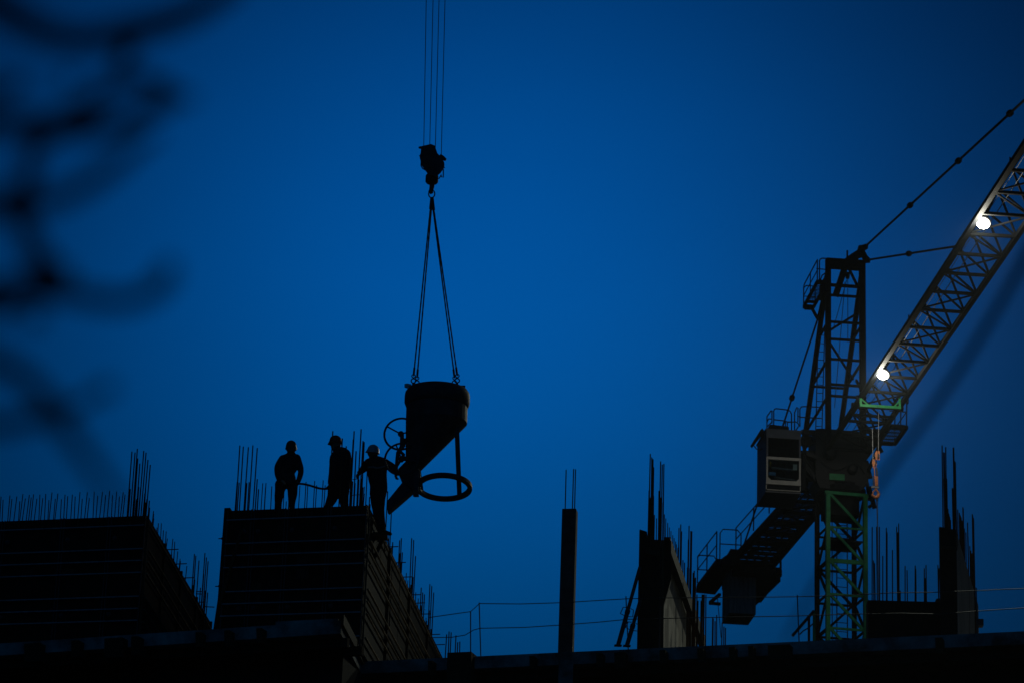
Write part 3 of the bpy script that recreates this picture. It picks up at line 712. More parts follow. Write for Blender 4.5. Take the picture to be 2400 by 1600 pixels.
# ------------------------------------------------------------------ people
def dens(pts, rad, k=5):
    op, orr = [], []
    for i in range(len(pts) - 1):
        p0, p1, p2, p3 = pts[max(i - 1, 0)], pts[i], pts[i + 1], pts[min(i + 2, len(pts) - 1)]
        for j in range(k):
            t = j / k
            op.append(0.5 * ((2 * p1) + (p2 - p0) * t + (2 * p0 - 5 * p1 + 4 * p2 - p3) * t * t + (3 * p1 - p0 - 3 * p2 + p3) * t ** 3))
            u = t * t * (3 - 2 * t); orr.append(rad[i] * (1 - u) + rad[i + 1] * u)
    op.append(pts[-1]); orr.append(rad[-1])
    return op, orr
def limb(mb, pts, rad, flat=1.0, n=14, ends=True, ez_=1.0):
    p, r_ = dens([V(x) for x in pts], rad)
    mb.tube(p, r_, n, flat=flat)
    if ends:
        mb.ball(p[0], r_[0], (1, flat, ez_)); mb.ball(p[-1], r_[-1], (1, flat, ez_))
def voxel(o, size, smooth=4):
    m_ = o.modifiers.new('remesh', 'REMESH'); m_.mode = 'VOXEL'; m_.voxel_size = size; m_.use_smooth_shade = True
    s_ = o.modifiers.new('smooth', 'SMOOTH'); s_.iterations = smooth; s_.factor = 0.5
def hand(mb, wrist, d, curl, thumb):
    d, curl = V(d).normalized(), V(curl).normalized()
    sd = d.cross(curl).normalized()
    pc = wrist + d * .05
    mb.tube([wrist - d * .01, wrist + d * .03, wrist + d * .085], [.028, .038, .04], 10, flat=.55, axis=curl)
    for i, ln in enumerate((.078, .088, .082, .064)):
        b = wrist + d * .085 + sd * (.03 - .02 * i)
        p = [b]
        an = 0.35
        for s_ in (.45, .32, .23):
            p.append(p[-1] + (d * math.cos(an) + curl * math.sin(an)) * ln * s_); an += .75
        mb.tube(p, [.0105, .0098, .009, .008], 8)
    b = wrist + d * .03 + sd * .034 * thumb
    p = [b, b + (sd * thumb * .7 + d * .6 + curl * .25).normalized() * .036, b + (sd * thumb * .55 + d * .7 + curl * .55).normalized() * .068]
    mb.tube(p, [.014, .0118, .009], 8)

def make_person(label, Y, J, facing, hat, hat_mat, hem, stripes=(), conv=z7, zfoot=None):
    S7 = lambda x, y, dY=0.0: P(*conv(x, y), Y + dY)
    u = 60.8 / FPX / 4.9                              # metres per zoom pixel at this distance
    root = thing('person', label, 'person', S7(*J['root']), 'construction workers on the formwork')
    f = V(facing).normalized()                        # where the face looks (horizontal and down)
    sdv = f.cross(V((0, 0, 1))).normalized(); upv = sdv.cross(f).normalized()
    G = lambda k: [S7(*q_[:2], q_[3] if len(q_) > 3 else 0.0) for q_ in J[k]]
    RR = lambda k, add=0.0, sc=1.0: [q_[2] * u * sc + add for q_ in J[k]]
    # body: head, neck, trunk, limbs and hands in one surface
    mb = MB()
    hc = S7(*J['head'][:2], J['head'][2])
    mb.ball(hc, .115, (.78, .95, 1.0), (sdv, f, upv), 20, 14)
    mb.ball(hc + f * .03 - upv * .06, .078, (.82, 1.0, .9), (sdv, f, upv))
    mb.ball(hc + f * .112 - upv * .012, .017, (.8, 1.1, 1.5), (sdv, f, upv))           # nose
    mb.ball(hc + f * .096 - upv * .055, .02, (1.4, .6, .5), (sdv, f, upv))             # mouth
    mb.ball(hc + f * .09 + upv * .018, .03, (2.0, .5, .45), (sdv, f, upv))             # brow
    for sg in (-1, 1):
        mb.ball(hc + sdv * .09 * sg - upv * .005, .03, (.35, .7, 1.1), (sdv, f, upv))  # ears
    nk = G('trunk')[0]
    limb(mb, [hc - upv * .06 - f * .01, nk], [.06, .068])
    limb(mb, G('trunk'), RR('trunk', sc=.86), .62, 18, True, .4)
    for k in ('arm_l', 'arm_r'):
        g_ = G(k); limb(mb, g_, RR(k, sc=.78), 1.0, 12)
        hd = J['hand_' + k[-1]]
        hand(mb, g_[-1], hd[0], hd[1], hd[2])
    for k in ('leg_l', 'leg_r'): limb(mb, G(k), RR(k, sc=.8), 1.0, 12)
    body = mb.build('body', M['skin'], root, smooth=True); voxel(body, .0085, 3)
    # clothes
    mb = MB()
    limb(mb, G('trunk'), RR('trunk', sc=1.1), .74, 20, True, .4)
    for k in ('arm_l', 'arm_r'): limb(mb, G(k), RR(k, sc=1.2), 1.0, 14, True)
    if hem:
        limb(mb, [S7(*q_[:2]) for q_ in hem], [q_[2] * u for q_ in hem], .7, 18, True, .12)
    mb.tube([nk - V((0, 0, .03)), nk + (hc - nk).normalized() * .055], [.088, .075], 14)
    jk = mb.build('jacket', M['work'], root, smooth=True); voxel(jk, .014, 3)
    mb = MB()
    tr = G('trunk'); rt = RR('trunk')
    limb(mb, [tr[-2].lerp(tr[-1], .5), tr[-1]], [rt[-1] * .96, rt[-1]], .7, 18, True, .4)
    for k in ('leg_l', 'leg_r'): limb(mb, G(k), RR(k, sc=1.1), 1.0, 14)
    tj = mb.build('trousers', M['jean'], root, smooth=True); voxel(tj, .014, 3)
    for k in ('leg_l', 'leg_r'):
        a = G(k)[-1]; t = V(J['toe_' + k[-1]]).normalized()
        mb = MB()
        mb.tube([a + V((0, 0, .05)), a + V((0, 0, -.05))], [.062, .06], 12)
        limb(mb, [a + V((0, 0, -.055)) - t * .05, a + V((0, 0, -.06)) + t * .08, a + V((0, 0, -.068)) + t * .17], [.045, .048, .036], 1.0, 12)
        bt = mb.build('boot', M['boot'], root, smooth=True); voxel(bt, .011, 3)
    # helmet: dome, brim, peak
    hu = V(hat).normalized(); hf = (f - hu * f.dot(hu)).normalized(); hs = hf.cross(hu)
    c = hc + hu * .035
    mb = MB()
    prof = [(.001, .128), (.048, .122), (.088, .102), (.116, .066), (.129, .022), (.133, -.01), (.142, -.022), (.142, -.028), (.124, -.024), (.112, .05), (.07, .095), (.001, .118)]
    mb.lathe(c, [(r_ * .86, h_ * 1.08) for r_, h_ in prof], hu, 28, hf)
    for v_ in mb.bm.verts:
        d_ = v_.co - c; fx, sx = d_.dot(hf), d_.dot(hs)
        v_.co += hf * fx * .14 - hs * sx * .02
        if d_.dot(hu) < -.01 and fx > 0: v_.co += hf * fx * .2 - hu * fx * .14
    mb.tube([c + hf * .115 + hu * .05, c + hf * .085 + hu * .1, c + hu * .134, c - hf * .085 + hu * .1, c - hf * .115 + hu * .05], [.008, .012, .014, .012, .008], 8)
    mb.build('hard_hat', hat_mat, root, smooth=True)
    for a_, w_h in stripes:
        pts = [S7(x, y, dy) for x, y, dy in a_]
        MB().tube(pts, w_h, 6, flat=.3).build('reflective_stripe', M['tape'], root)
    return root

make_person('person in dark helmet standing with head bowed, holding the hose at the left', 58.15, dict(
    root=(820, 1290), head=(894, 350, -.06),
    trunk=[(893, 405, 50), (888, 445, 90, 0), (866, 540, 100, 0), (842, 620, 86, 0), (842, 690, 96, 0), (846, 755, 108, 0)],
    arm_l=[(800, 465, 42), (752, 545, 40, -.05), (742, 625, 34, -.1), (765, 700, 32, -.22)],
    arm_r=[(955, 455, 42), (992, 545, 34, -.03), (1004, 620, 28, -.08), (978, 712, 25, -.2)],
    hand_l=((.7, -.3, -.5), (0, .4, -.9), 1), hand_r=((-.2, -.2, -1), (-.9, .2, -.1), 1),
    leg_l=[(778, 755, 66), (758, 860, 50), (745, 985, 38), (742, 1130, 38), (738, 1240, 28)],
    leg_r=[(904, 755, 64), (910, 850, 52), (899, 985, 37), (890, 1130, 36), (886, 1240, 28)],
    toe_l=(-.3, -1, 0), toe_r=(.3, -1, 0)), (0.15, -.8, -.6), (0.0, -.5, .87), M['hat_dark'], None)

make_person('person in red helmet turned to the left, feet apart in the middle of the formwork', 57.95, dict(
    root=(1440, 1250), head=(1405, 290, 0),
    trunk=[(1424, 355, 56), (1450, 408, 104), (1456, 500, 114), (1458, 600, 112), (1452, 700, 112), (1440, 800, 116)],
    arm_l=[(1395, 440, 46), (1378, 540, 40, -.12), (1366, 640, 36, -.2), (1348, 728, 30, -.26)],
    arm_r=[(1518, 410, 52), (1546, 520, 44, .05), (1548, 620, 40, .02), (1540, 705, 34, -.02)],
    hand_l=((-.3, -.2, -.9), (-.9, 0, -.3), -1), hand_r=((-.05, -.1, -1), (-.8, -.3, 0), 1),
    leg_l=[(1392, 835, 74), (1362, 920, 56), (1325, 1000, 44), (1300, 1110, 40), (1290, 1215, 30)],
    leg_r=[(1488, 835, 70), (1497, 920, 52), (1506, 1000, 44), (1518, 1110, 40), (1522, 1215, 30)],
    toe_l=(-.9, -.4, 0), toe_r=(-.8, -.5, 0)), (-.9, -.35, -.2), (-.08, 0, 1), M['hat_red'],
    [(1452, 760, 112), (1440, 830, 120)])

make_person('person in white helmet at the formwork corner, arm stretched to the bucket lever', 57.75, dict(
    root=(1920, 1330), head=(1832, 398, 0),
    trunk=[(1846, 452, 54), (1866, 505, 104), (1878, 590, 106), (1886, 680, 98), (1898, 760, 92), (1898, 835, 92)],
    arm_l=[(1785, 512, 48), (1748, 545, 42, .02), (1722, 580, 36, .05), (1700, 604, 28, .1)],
    arm_r=[(1950, 505, 50), (2010, 535, 44, -.08), (2070, 572, 38, -.16), (2098, 622, 28, -.22)],
    hand_l=((-.5, .3, -.5), (-.2, .7, -.4), -1), hand_r=((.05, -.1, -1), (.8, .5, 0), -1),
    leg_l=[(1862, 850, 62), (1866, 950, 54), (1876, 1060, 44), (1898, 1170, 40), (1918, 1268, 30)],
    leg_r=[(1924, 850, 62), (1922, 950, 46), (1922, 1060, 40), (1934, 1170, 36), (1945, 1268, 30)],
    toe_l=(.4, -.9, 0), toe_r=(1, -.35, -.25)), (-.72, -.5, -.35), (.1, -.1, 1), M['hat_white'], None,
    stripes=[([(1775, 560, -.17), (1830, 556, -.2), (1880, 568, -.21), (1930, 560, -.2), (1975, 545, -.2)], .018), ([(1975, 545, -.2), (2010, 530, -.2), (2040, 538, -.22)], .014)])
# foothold the third worker stands on
s3 = thing('foot_bracket', 'short timber foothold on the formwork side under the worker in the white helmet', 'bracket', P(*z7(1930, 1330), 57.75))
a = P(*z7(1890, 1335), 57.8); MB().box(a + V((.02, .1, -.0)), (.34, .4, .05)).build('board', M['timber'], s3)
MB().beam(a + V((.1, .1, -.03)), a + V((-.1, .25, -.5)), .05, .05).build('strut', M['timber'], s3)

hp = [(950, 748), (985, 748), (1030, 750), (1080, 760), (1130, 774), (1180, 790), (1230, 802), (1280, 806), (1325, 803)]
pts = [P(*z7(x, y), 57.9 - .02 * i) for i, (x, y) in enumerate(hp)]
pp_, rr_ = dens(pts, [.03] + [.022] * 8, 4)
tag(MB().tube(pp_, rr_, 10).build('vibrator_hose', M['rubber'], smooth=True), 'thick black hose sagging between the two workers on the left', 'hose')

# ------------------------------------------------------------------ tower crane
AZ = R_(4.8)
O = V((10.46, 92.1, 0))
es, el = V((math.sin(AZ), -math.cos(AZ), 0)), V((math.cos(AZ), math.sin(AZ), 0))
ez = V((0, 0, 1))
def C(s, l, z): return O + es * s + el * l + ez * z
def CL(p): d = p - O; return d.dot(es), d.dot(el), p.z
def on_s(px, py, s):                                  # point on the plane s = const of the crane
    d = ray(px, py); t = (O + es * s - CAM).dot(es) / d.dot(es); return CAM + d * t
def on_l(px, py, l):
    d = ray(px, py); t = (O + el * l - CAM).dot(el) / d.dot(el); return CAM + d * t
tcn = thing('tower_crane', 'green and dark tower crane with floodlights on its jib, standing at the right', 'crane', O)
# mast
mrot = R_(10); mw = 1.2
mx, my = V((math.cos(mrot), math.sin(mrot), 0)), V((-math.sin(mrot), math.cos(mrot), 0))
mo = V((10.46, 92.1, 0))
mc = [mo + mx * mw / 2 * a + my * mw / 2 * b for a, b in ((-1, -1), (1, -1), (1, 1), (-1, 1))]
zm = 29.35
mast = MB().box(mo + ez * .25, (2.6, 2.6, .5), (mx, my, ez)).build('mast', M['green'], tcn)
for i, p in enumerate(mc):
    MB().beam(p + ez * .5, p + ez * zm, .13, .13, up=my).build('leg', M['green'] if i in (0, 1) else M['grey'], mast)  # rear legs grey: their lack of lamplight is put into the colour
ph = 1.07
front, other = MB(), MB()
k = 0
z = zm
while z - ph > 0.6:
    for i in range(4):
        a, b = mc[i], mc[(i + 1) % 4]
        d_ = (b - a).normalized()
        mbx = front if i == 0 else other
        hw = .13 if (i == 0 and k == 1) else .07
        a2, b2 = a + d_ * .06, b - d_ * .06
        mbx.beam(a2 + ez * (z - ph), b2 + ez * (z - ph), .05, hw if k else .06)
        if i == 0: mbx.beam(a2 + ez * z, b2 + ez * (z - ph), .06, .085)
        elif (i + k) % 2: mbx.beam(a2 + ez * z, b2 + ez * (z - ph), .06, .08)
        else: mbx.beam(a2 + ez * (z - ph), b2 + ez * z, .06, .08)
    z -= ph; k += 1
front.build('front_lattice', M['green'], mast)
other.build('lattice', M['grey'], mast)  # grey where lamplight misses the mast, front face alone is green
MB().beam(mc[0] + ez * (zm + .03) - mx * .1, mc[1] + ez * (zm + .03) + mx * .15, .1, .1).build('top_frame', M['green'], mast)
for zz_ in (27.9,):
    MB().box(mo + ez * zz_ + my * .05, (mw - .13, mw - .02, .05), (mx, my, ez)).build('landing', M['grey'], mast)
    MB().box(mo + ez * (zz_ + .0) - mx * .0 + my * .05, (mw - .14, .06, .16), (mx, my, ez)).build('landing_beam', M['grey'], mast)
ld = MB()
lc = mo + my * .3 + mx * .12
for sg in (-1, 1): ld.rod(lc + mx * .17 * sg + ez * 14, lc + mx * .17 * sg + ez * 28.9, .018, 6)
for i in range(52): ld.rod(lc - mx * .17 + ez * (14.1 + i * .285), lc + mx * .17 + ez * (14.1 + i * .285), .012, 6)
ld.rod(lc - mx * .32 + ez * 14, lc - mx * .32 + ez * 28.9, .014, 6)
ld.build('ladder', M['grey'], mast)
MB().tube([mo + my * .2 - mx * .3 + ez * 28.6, mo + my * .2 - mx * .38 + ez * 28.2, mo + my * .2 - mx * .3 + ez * 27.95, mo + my * .2 - mx * .15 + ez * 27.85], .014, 6).build('cable_loop', M['rubber'], mast)
MB().box(mo + ez * 29.08 + my * .1, (1.0, .85, .62), (mx, my, ez)).build('climbing_collar', M['grey'], mast)
# slewing platform
MB().lathe(C(0, 0, zm + .09), [(.72, 0), (.78, .04), (.78, .22), (.7, .26), (.7, .34)], ez, 28, es).build('slewing_ring', M['grey'], tcn, smooth=False)
SF = .62
sp_pts = [(1912, 1004), (1925, 1003), (2012, 1010), (2064, 1032), (2030, 1078), (2032, 1110), (2028, 1140), (2014, 1150), (1922, 1142), (1912, 1120)]
pl = [on_s(x, y, SF) for x, y in sp_pts]
MB().prism(pl, -es * 1.25).build('slewing_platform', M['black'], tcn)
for (x0, y0, x1, y1) in ((2066, 1034, 2036, 1100), (2012, 985, 2064, 1034), (1886, 1030, 1884, 1150), (2036, 1140, 2050, 1190)):
    MB().beam(on_s(x0, y0, SF + .08), on_s(x1, y1, SF + .08), .1, .12).build('frame_strut', M['grey'], tcn)
MB().tube([on_s(2034, 1168, .5), on_s(2048, 1172, .5), on_s(2046, 1180, .5), on_s(2036, 1188, .5)], .05, 8).build('frame_strut', M['grey'], tcn)
for (x0, y0, x1, y1, s_, w_h) in ((1880, 1012, 1915, 1014, .5, .16), (1878, 1060, 1915, 1075, .5, .35), (1884, 1090, 1915, 1128, .4, .22), (1880, 1030, 1915, 1040, .1, .1),
                                (2030, 1080, 2040, 1120, .3, .12), (2026, 1100, 2038, 1165, .5, .1), (2020, 1010, 2062, 1010, .2, .09), (2040, 1012, 2066, 1060, -.2, .07)):
    MB().beam(on_s(x0, y0, s_), on_s(x1, y1, s_), w_h, .14).build('side_brace', M['black'], tcn)
for (x, y, r_, s_) in ((1945, 1062, .2, .72), (1998, 1098, .17, .74)):
    MB().lathe(on_s(x, y, s_), [(r_ * .5, -.1), (r_, -.06), (r_, .06), (r_ * .6, .12), (r_ * .3, .13)], es, 18, ez).build('slewing_motor', M['black'], tcn)
cbl = MB()
for k, pts in enumerate((((1915, 1020), (1950, 1045), (1990, 1040), (2030, 1060)), ((1925, 1080), (1960, 1100), (2005, 1085), (2028, 1110)), ((1880, 1040), (1888, 1075), (1905, 1100), (1918, 1135)))):
    q_, _r = dens([on_s(x, y, .74 + .02 * k) for x, y in pts], [.016] * 4)
    cbl.tube(q_, .016, 6)
cbl.build('cables', M['rubber'], tcn)
MB().box(on_s(*z2(1240, 1105), .68), (.06, .48, .2), (es, el, ez)).build('control_box', M['green'], tcn)
# tower head
topz = on_s(1941, 607, .8).z
head = MB().box(C(.72, 0, topz - .12), (.34, 1.22, .26), (es, el, ez)).build('tower_head', M['grey'], tcn)
zf = 30.75
la, lb = -.56, .54
for l_ in (la, lb): MB().beam(C(.8, l_, zf), C(.8, l_, topz - .02), .17 if l_ < 0 else .195, .15, up=es).build('leg', M['grey'], head)
bs, _, bz = CL(on_l(1889, 1006, la))
for l_ in (la, lb):
    fb = on_l(*((1889, 1006) if l_ == la else (1976, 962)), l_)
    MB().beam(C(.62, l_, topz - .5), fb + (fb - C(.62, l_, topz - .5)) * (.04 if l_ == la else .32), .17, .14, up=el).build('back_leg', M['grey'], head)
hz = [on_s(1980, zh(0, y)[1], .8).z for y in (360, 437, 640, 772, 925, 1118, 1205)]
rg = MB(); bk_ = MB()
for i, z in enumerate(hz):
    rg.beam(C(.8, la, z), C(.8, lb, z), .06, .10 if i == 0 else .075)
    t = (topz - .5 - z) / (topz - .5 - bz); s_ = .62 + (bs - .62) * t
    if i in (4, 6) and t > 0: bk_.beam(C(s_, la, z), C(s_, lb + .03, z), .06, .07)
    if i in (2, 4, 6):
        for l_ in (la, lb): bk_.beam(C(.8, l_, z), C(s_, l_, z), .06, .08)
rg.build('rung', M['grey'], head)
bk_.build('cross_tie', M['grey'], head)
dg = MB()
dg.beam(C(.62, lb, hz[1] - .4), C(.8, la, hz[3] + .25), .05, .07)
dg.beam(C(.8, la, hz[3] - .05), C(-.7, lb, hz[4] - .1), .05, .07)
dg.beam(C(-.2, lb, hz[4] - .3), C(.8, lb, hz[5] - .2), .06, .08)
dg.beam(C(.75, la + .7, topz - .3), C(.75, lb - .15, hz[0] + .05), .05, .08)
dg.beam(C(.7, la + .55, topz - .25), C(.72, la + .25, hz[1]), .05, .2)
dg.build('diagonal_brace', M['grey'], head)
lad = MB()
for sg in (0, .2): lad.rod(C(-.35, la + .02 + sg - .22, zf), C(.25, la + .02 + sg - .22, hz[2]), .016, 6)
for i in range(16):
    t = i / 16; lad.rod(C(-.35 + .6 * t, la - .2, zf + (hz[2] - zf) * t), C(-.35 + .6 * t, la, zf + (hz[2] - zf) * t), .012, 6)
lad.build('ladder', M['grey'], head)
rp = MB()
for (xa, ya, xb, yb) in ((720, 330, 640, 1290), (742, 300, 742, 790), (735, 310, 628, 700)):
    rp.rod(on_s(*zh(xa, ya), .1), on_s(*zh(xb, yb), .1), .011, 6)
rp.build('rope', M['rope'], head)
MB().lathe(C(.75, .08, topz - .5), [(.02, -.05), (.11, -.05), (.12, 0), (.11, .05), (.02, .05)], el, 18, es, True).build('sheave', M['grey'], head)
# head bracket with eye plates for the tie bars
pk = [(720, 150), (760, 120), (815, 85), (825, 50), (855, 45), (885, 36), (900, 45), (895, 75), (872, 88), (890, 125), (918, 155), (912, 182), (870, 184), (850, 140), (825, 150), (800, 190), (730, 190)]
for s_ in (.98, .72): MB().prism([on_s(*zh(x, y), s_) for x, y in pk], -es * .05).build('tie_bracket', M['grey'], head)
MB().rod(on_s(*zh(878, 60), 1.02), on_s(*zh(878, 60), .6), .06).build('pin', M['grey'], head)
MB().rod(on_s(*zh(737, 150), .9), on_s(*zh(738, 90), .9), .03).build('lug', M['grey'], head)
# balcony on the left of the head: open grating with railings
nl = on_s(*zh(520, 328), .95)
zbal = nl.z
l0, l1 = CL(nl)[1], la - .06
fp = CL(PZ(*zh(392, 520), zbal)); sf = fp[0]
l0 = (l0 + fp[1]) / 2
bo = MB()
for l_ in (l0, l1): bo.beam(C(.95, l_, zbal), C(sf, l_, zbal), .06, .13)
bo.beam(C(sf, l0 + .03, zbal), C(sf, l1 - .03, zbal), .1, .16); bo.beam(C(.95, l0 + .03, zbal), C(.95, l1 - .03, zbal), .06, .12)
bo.beam(C(sf + .5, l0 + .03, zbal), C(sf + .5, l1 - .03, zbal), .05, .08)
bal = bo.build('balcony', M['grey'], tcn)
gm = MB()
for k in range(14):
    s_ = sf + .55 + (0.95 - sf - .6) * k / 14; gm.beam(C(s_, l0, zbal + .03), C(s_, l1, zbal + .03), .035, .02)
gm.build('grating', M['grey'], bal)
hb_ = .74
rl_ = MB()
rl_.tube([C(.95, l0, zbal + .05), C(.95, l0, zbal + hb_), C(sf + .1, l0, zbal + hb_), C(sf, l0, zbal + hb_ - .1), C(sf, l0, zbal + .05)], .021, 7)
rl_.rod(C(.95, l0, zbal + hb_ * .52), C(sf, l0, zbal + hb_ * .52), .017, 7)
rl_.rod(C((sf + .95) / 2, l0, zbal + .05), C((sf + .95) / 2, l0, zbal + hb_), .018, 7)
rl_.tube([C(sf, l0, zbal + hb_ - .08), C(sf, l0 + .08, zbal + hb_), C(sf, l0 + .3, zbal + hb_), C(sf, l0 + .38, zbal + hb_ - .1), C(sf, l0 + .38, zbal + .05)], .02, 7)
rl_.rod(C(sf, l0, zbal + hb_ * .5), C(sf, l0 + .38, zbal + hb_ * .5), .016, 7)
rl_.tube([on_s(*zh(x, y), .95) for x, y in ((525, 320), (525, 168), (532, 155), (548, 149), (585, 151))], .021, 7)
rl_.rod(on_s(*zh(500, 228), .95), on_s(*zh(585, 236), .95), .017, 7)
rl_.tube([on_s(*zh(x, y), .7) for x, y in ((530, 320), (545, 280), (570, 262))], .021, 7)
rl_.build('railing', M['grey'], bal)
MB().beam(C(sf + .05, l1 - .05, zbal - .05), C(sf + .1, l1 + .12, zbal - .4), .08, .1).build('strut', M['grey'], bal)
MB().box(C(.5, l1 + .02, zbal - .05), (.9, .2, .5), (es, el, ez)).build('bracket_plate', M['grey'], bal)
# tie bars
def tie(a, b, nodes, r, parent=tcn):
    t = MB().rod(a, b, r, 10).build('tie_bar', M['grey'], parent)
    d_ = (b - a).normalized()
    for u in nodes:
        p = a.lerp(b, u)
        MB().tube([p - d_ * .14, p - d_ * .07, p + d_ * .07, p + d_ * .14], [.045, .09, .09, .045], 10).build('coupling', M['grey'], t)
    return t
ZJ = 31.76                                            # top chord of the jib
JH, JW = 1.0, 1.3
eye1 = on_s(*zh(885, 50), .85); eye2 = on_s(*zh(905, 160), .85)
def at_u(a, b, px):
    lo, hi = 0., 1.
    for _ in range(40):
        m = (lo + hi) / 2; p = a.lerp(b, m) - CAM
        if 1200 + FPX * p.dot(RGT) / p.dot(FWD) < px: lo = m
        else: hi = m
    return lo
j1 = PZ(2245, 577, ZJ); s_, l_, _ = CL(j1)
jl = 0.0
b2 = C(s_, CL(PZ(2400, 345, ZJ))[1], ZJ)
jl = CL(PZ(2200, 655, ZJ))[1] + JW * 0.0               # lateral position of the top chord
tie(eye2, j1, [at_u(eye2, j1, 2130)], .032)
# upper tie runs on to the far part of the jib, out of the picture
best = None
for k in range(200):
    s2 = 20 + k * .15
    p = C(s2, jl, ZJ); a = eye1
    u_ = at_u(a, p, 2400); q_ = a.lerp(p, u_) - CAM
    y_ = 800 - FPX * q_.dot(UPV) / q_.dot(FWD)
    if best is None or abs(y_ - 236) < best[0]: best = (abs(y_ - 236), s2)
pt2 = C(best[1], jl, ZJ)
tie(eye1, pt2, [at_u(eye1, pt2, x) for x in (2133, 2246, 2367)], .034)
# jib
JL = best[1] + 6
jib = MB().rod(C(.7, jl, ZJ), C(JL, jl, ZJ), .075, 10).build('jib', M['grey'], tcn)
jb = jl - JW / 2, jl + JW / 2
ch = MB()
for l_ in jb: MB().beam(C(.7, l_, ZJ - JH), C(JL, l_, ZJ - JH), .125, .125).build('chord', M['grey'], jib)
lt = MB(); pitch = 1.42
nb = int((JL - .8) / pitch)
for k in range(nb):
    s0, s1, sm = .8 + k * pitch, .8 + (k + 1) * pitch, .8 + (k + .5) * pitch
    lt.beam(C(s0, jb[0], ZJ - JH), C(s0, jb[1], ZJ - JH), .075, .075)
    if k % 2: lt.beam(C(s0, jb[0], ZJ - JH), C(s1, jb[1], ZJ - JH), .04, .04)
    else: lt.beam(C(s1, jb[0], ZJ - JH), C(s0, jb[1], ZJ - JH), .04, .04)
    for l_ in jb:
        lt.rod(C(s0, l_, ZJ - JH), C(sm, jl, ZJ), .034, 8); lt.rod(C(sm, jl, ZJ), C(s1, l_, ZJ - JH), .034, 8)
lt.build('lattice', M['grey'], jib)
rp = MB()
for dl, dz in ((-.12, -.42), (.06, -.5), (.16, -.35)): rp.rod(C(1, jl + dl, ZJ + dz), C(JL, jl + dl, ZJ + dz), .009, 6)
rp.build('rope', M['rope'], jib)
for px, py in ((2135, 733), (2347, 405 - 40)):
    p = PZ(px, py + 30, ZJ); s_ = CL(p)[0]; MB().rod(C(s_, jl, ZJ), C(s_, jl, ZJ + .32), .02).build('rod', M['grey'], jib)
MB().beam(C(CL(j1)[0] - .28, jl, ZJ + .03), C(CL(j1)[0] + .28, jl, ZJ + .05), .14, .2).build('tie_lug', M['grey'], jib)
# floodlights
for i, (px, py) in enumerate(((2069, 877), (2304, 523))):
    p = PZ(px, py, ZJ - 1.05)
    nr = LAMP_N
    fl2 = MB().lathe(p - nr * .06, [(.06, -.16), (.12, -.12), (.195, 0), (.205, .03), (.195, .035)], nr, 24, ez).build('floodlight', M['grey'], tcn, smooth=False)
    MB().ball(p - nr * .03, .185, (1, 1, .7), (nr.cross(ez).normalized(), nr.cross(nr.cross(ez)).normalized(), nr), 28, 16).build('lens', M['lens'], fl2, smooth=True, loc=p - nr * .03)
    MB().beam(p - nr * .2, C(CL(p)[0] + .1, jl, ZJ), .05, .05).build('bracket', M['grey'], fl2)
    ldt = bpy.data.lights.new('floodlight_beam', 'SPOT')
    ldt.energy = 5000 if i == 0 else 4000; ldt.color = (.93, 1.0, .80); ldt.spot_size = R_(60); ldt.spot_blend = 1.0; ldt.shadow_soft_size = .12
    lo = bpy.data.objects.new('floodlight_beam', ldt); COL.objects.link(lo)
    lo.location = p + nr * .12
    bd = bpy.data.lights.new('floodlight_bulb', 'POINT'); bd.energy = 150; bd.color = (1.0, .96, .8); bd.shadow_soft_size = .1
    bo_ = bpy.data.objects.new('floodlight_bulb', bd); COL.objects.link(bo_); bo_.location = p + nr * .32
    aim = V((8.2, 55, 14.5)) - lo.location
    lo.rotation_euler = aim.to_track_quat('-Z', 'Y').to_euler()
# trolley under the jib root
zt_ = ZJ - JH - .28
t0 = CL(PZ(2016, 948, zt_)); t1 = CL(PZ(2110, 957, zt_))
ts = (t0[0] + t1[0]) / 2
tr = MB().beam(C(ts, t0[1], zt_), C(ts, t1[1], zt_), .09, .08).build('trolley', M['green'], tcn)
f_ = MB()
f_.beam(C(ts, t0[1] + .03, zt_ + .03), C(ts, t0[1] + .03, zt_ + .42), .07, .06)
f_.beam(C(ts, t1[1] - .03, zt_ + .03), C(ts, t1[1] - .03, zt_ + .42), .06, .06)
f_.beam(C(ts, t0[1] + .05, zt_ + .2), C(ts, t0[1] + .25, zt_ + .03), .04, .04)
f_.beam(C(ts, t1[1] - .05, zt_ + .2), C(ts, t1[1] - .2, zt_ + .03), .04, .04)
f_.build('side_frame', M['green'], tr)
MB().beam(C(ts - .9, t0[1], zt_), C(ts - .9, t1[1], zt_), .08, .07).build('rear_bar', M['grey'], tr)  # grey, not green: the rear bar's lack of lamplight is put into its colour
for l_ in (t0[1] + .05, t1[1] - .05): MB().beam(C(ts, l_, zt_ + .36), C(ts - .9, l_, zt_ + .36), .06, .06).build('side_bar', M['grey'], tr)
for s_ in (ts - .1, ts - .8):
    for l_ in jb: MB().lathe(C(s_, l_ + (.1 if l_ > jl else -.1), ZJ - JH - .02), [(.02, -.03), (.09, -.03), (.09, .03), (.02, .03)], el, 14, es, True).build('wheel', M['grey'], tr)
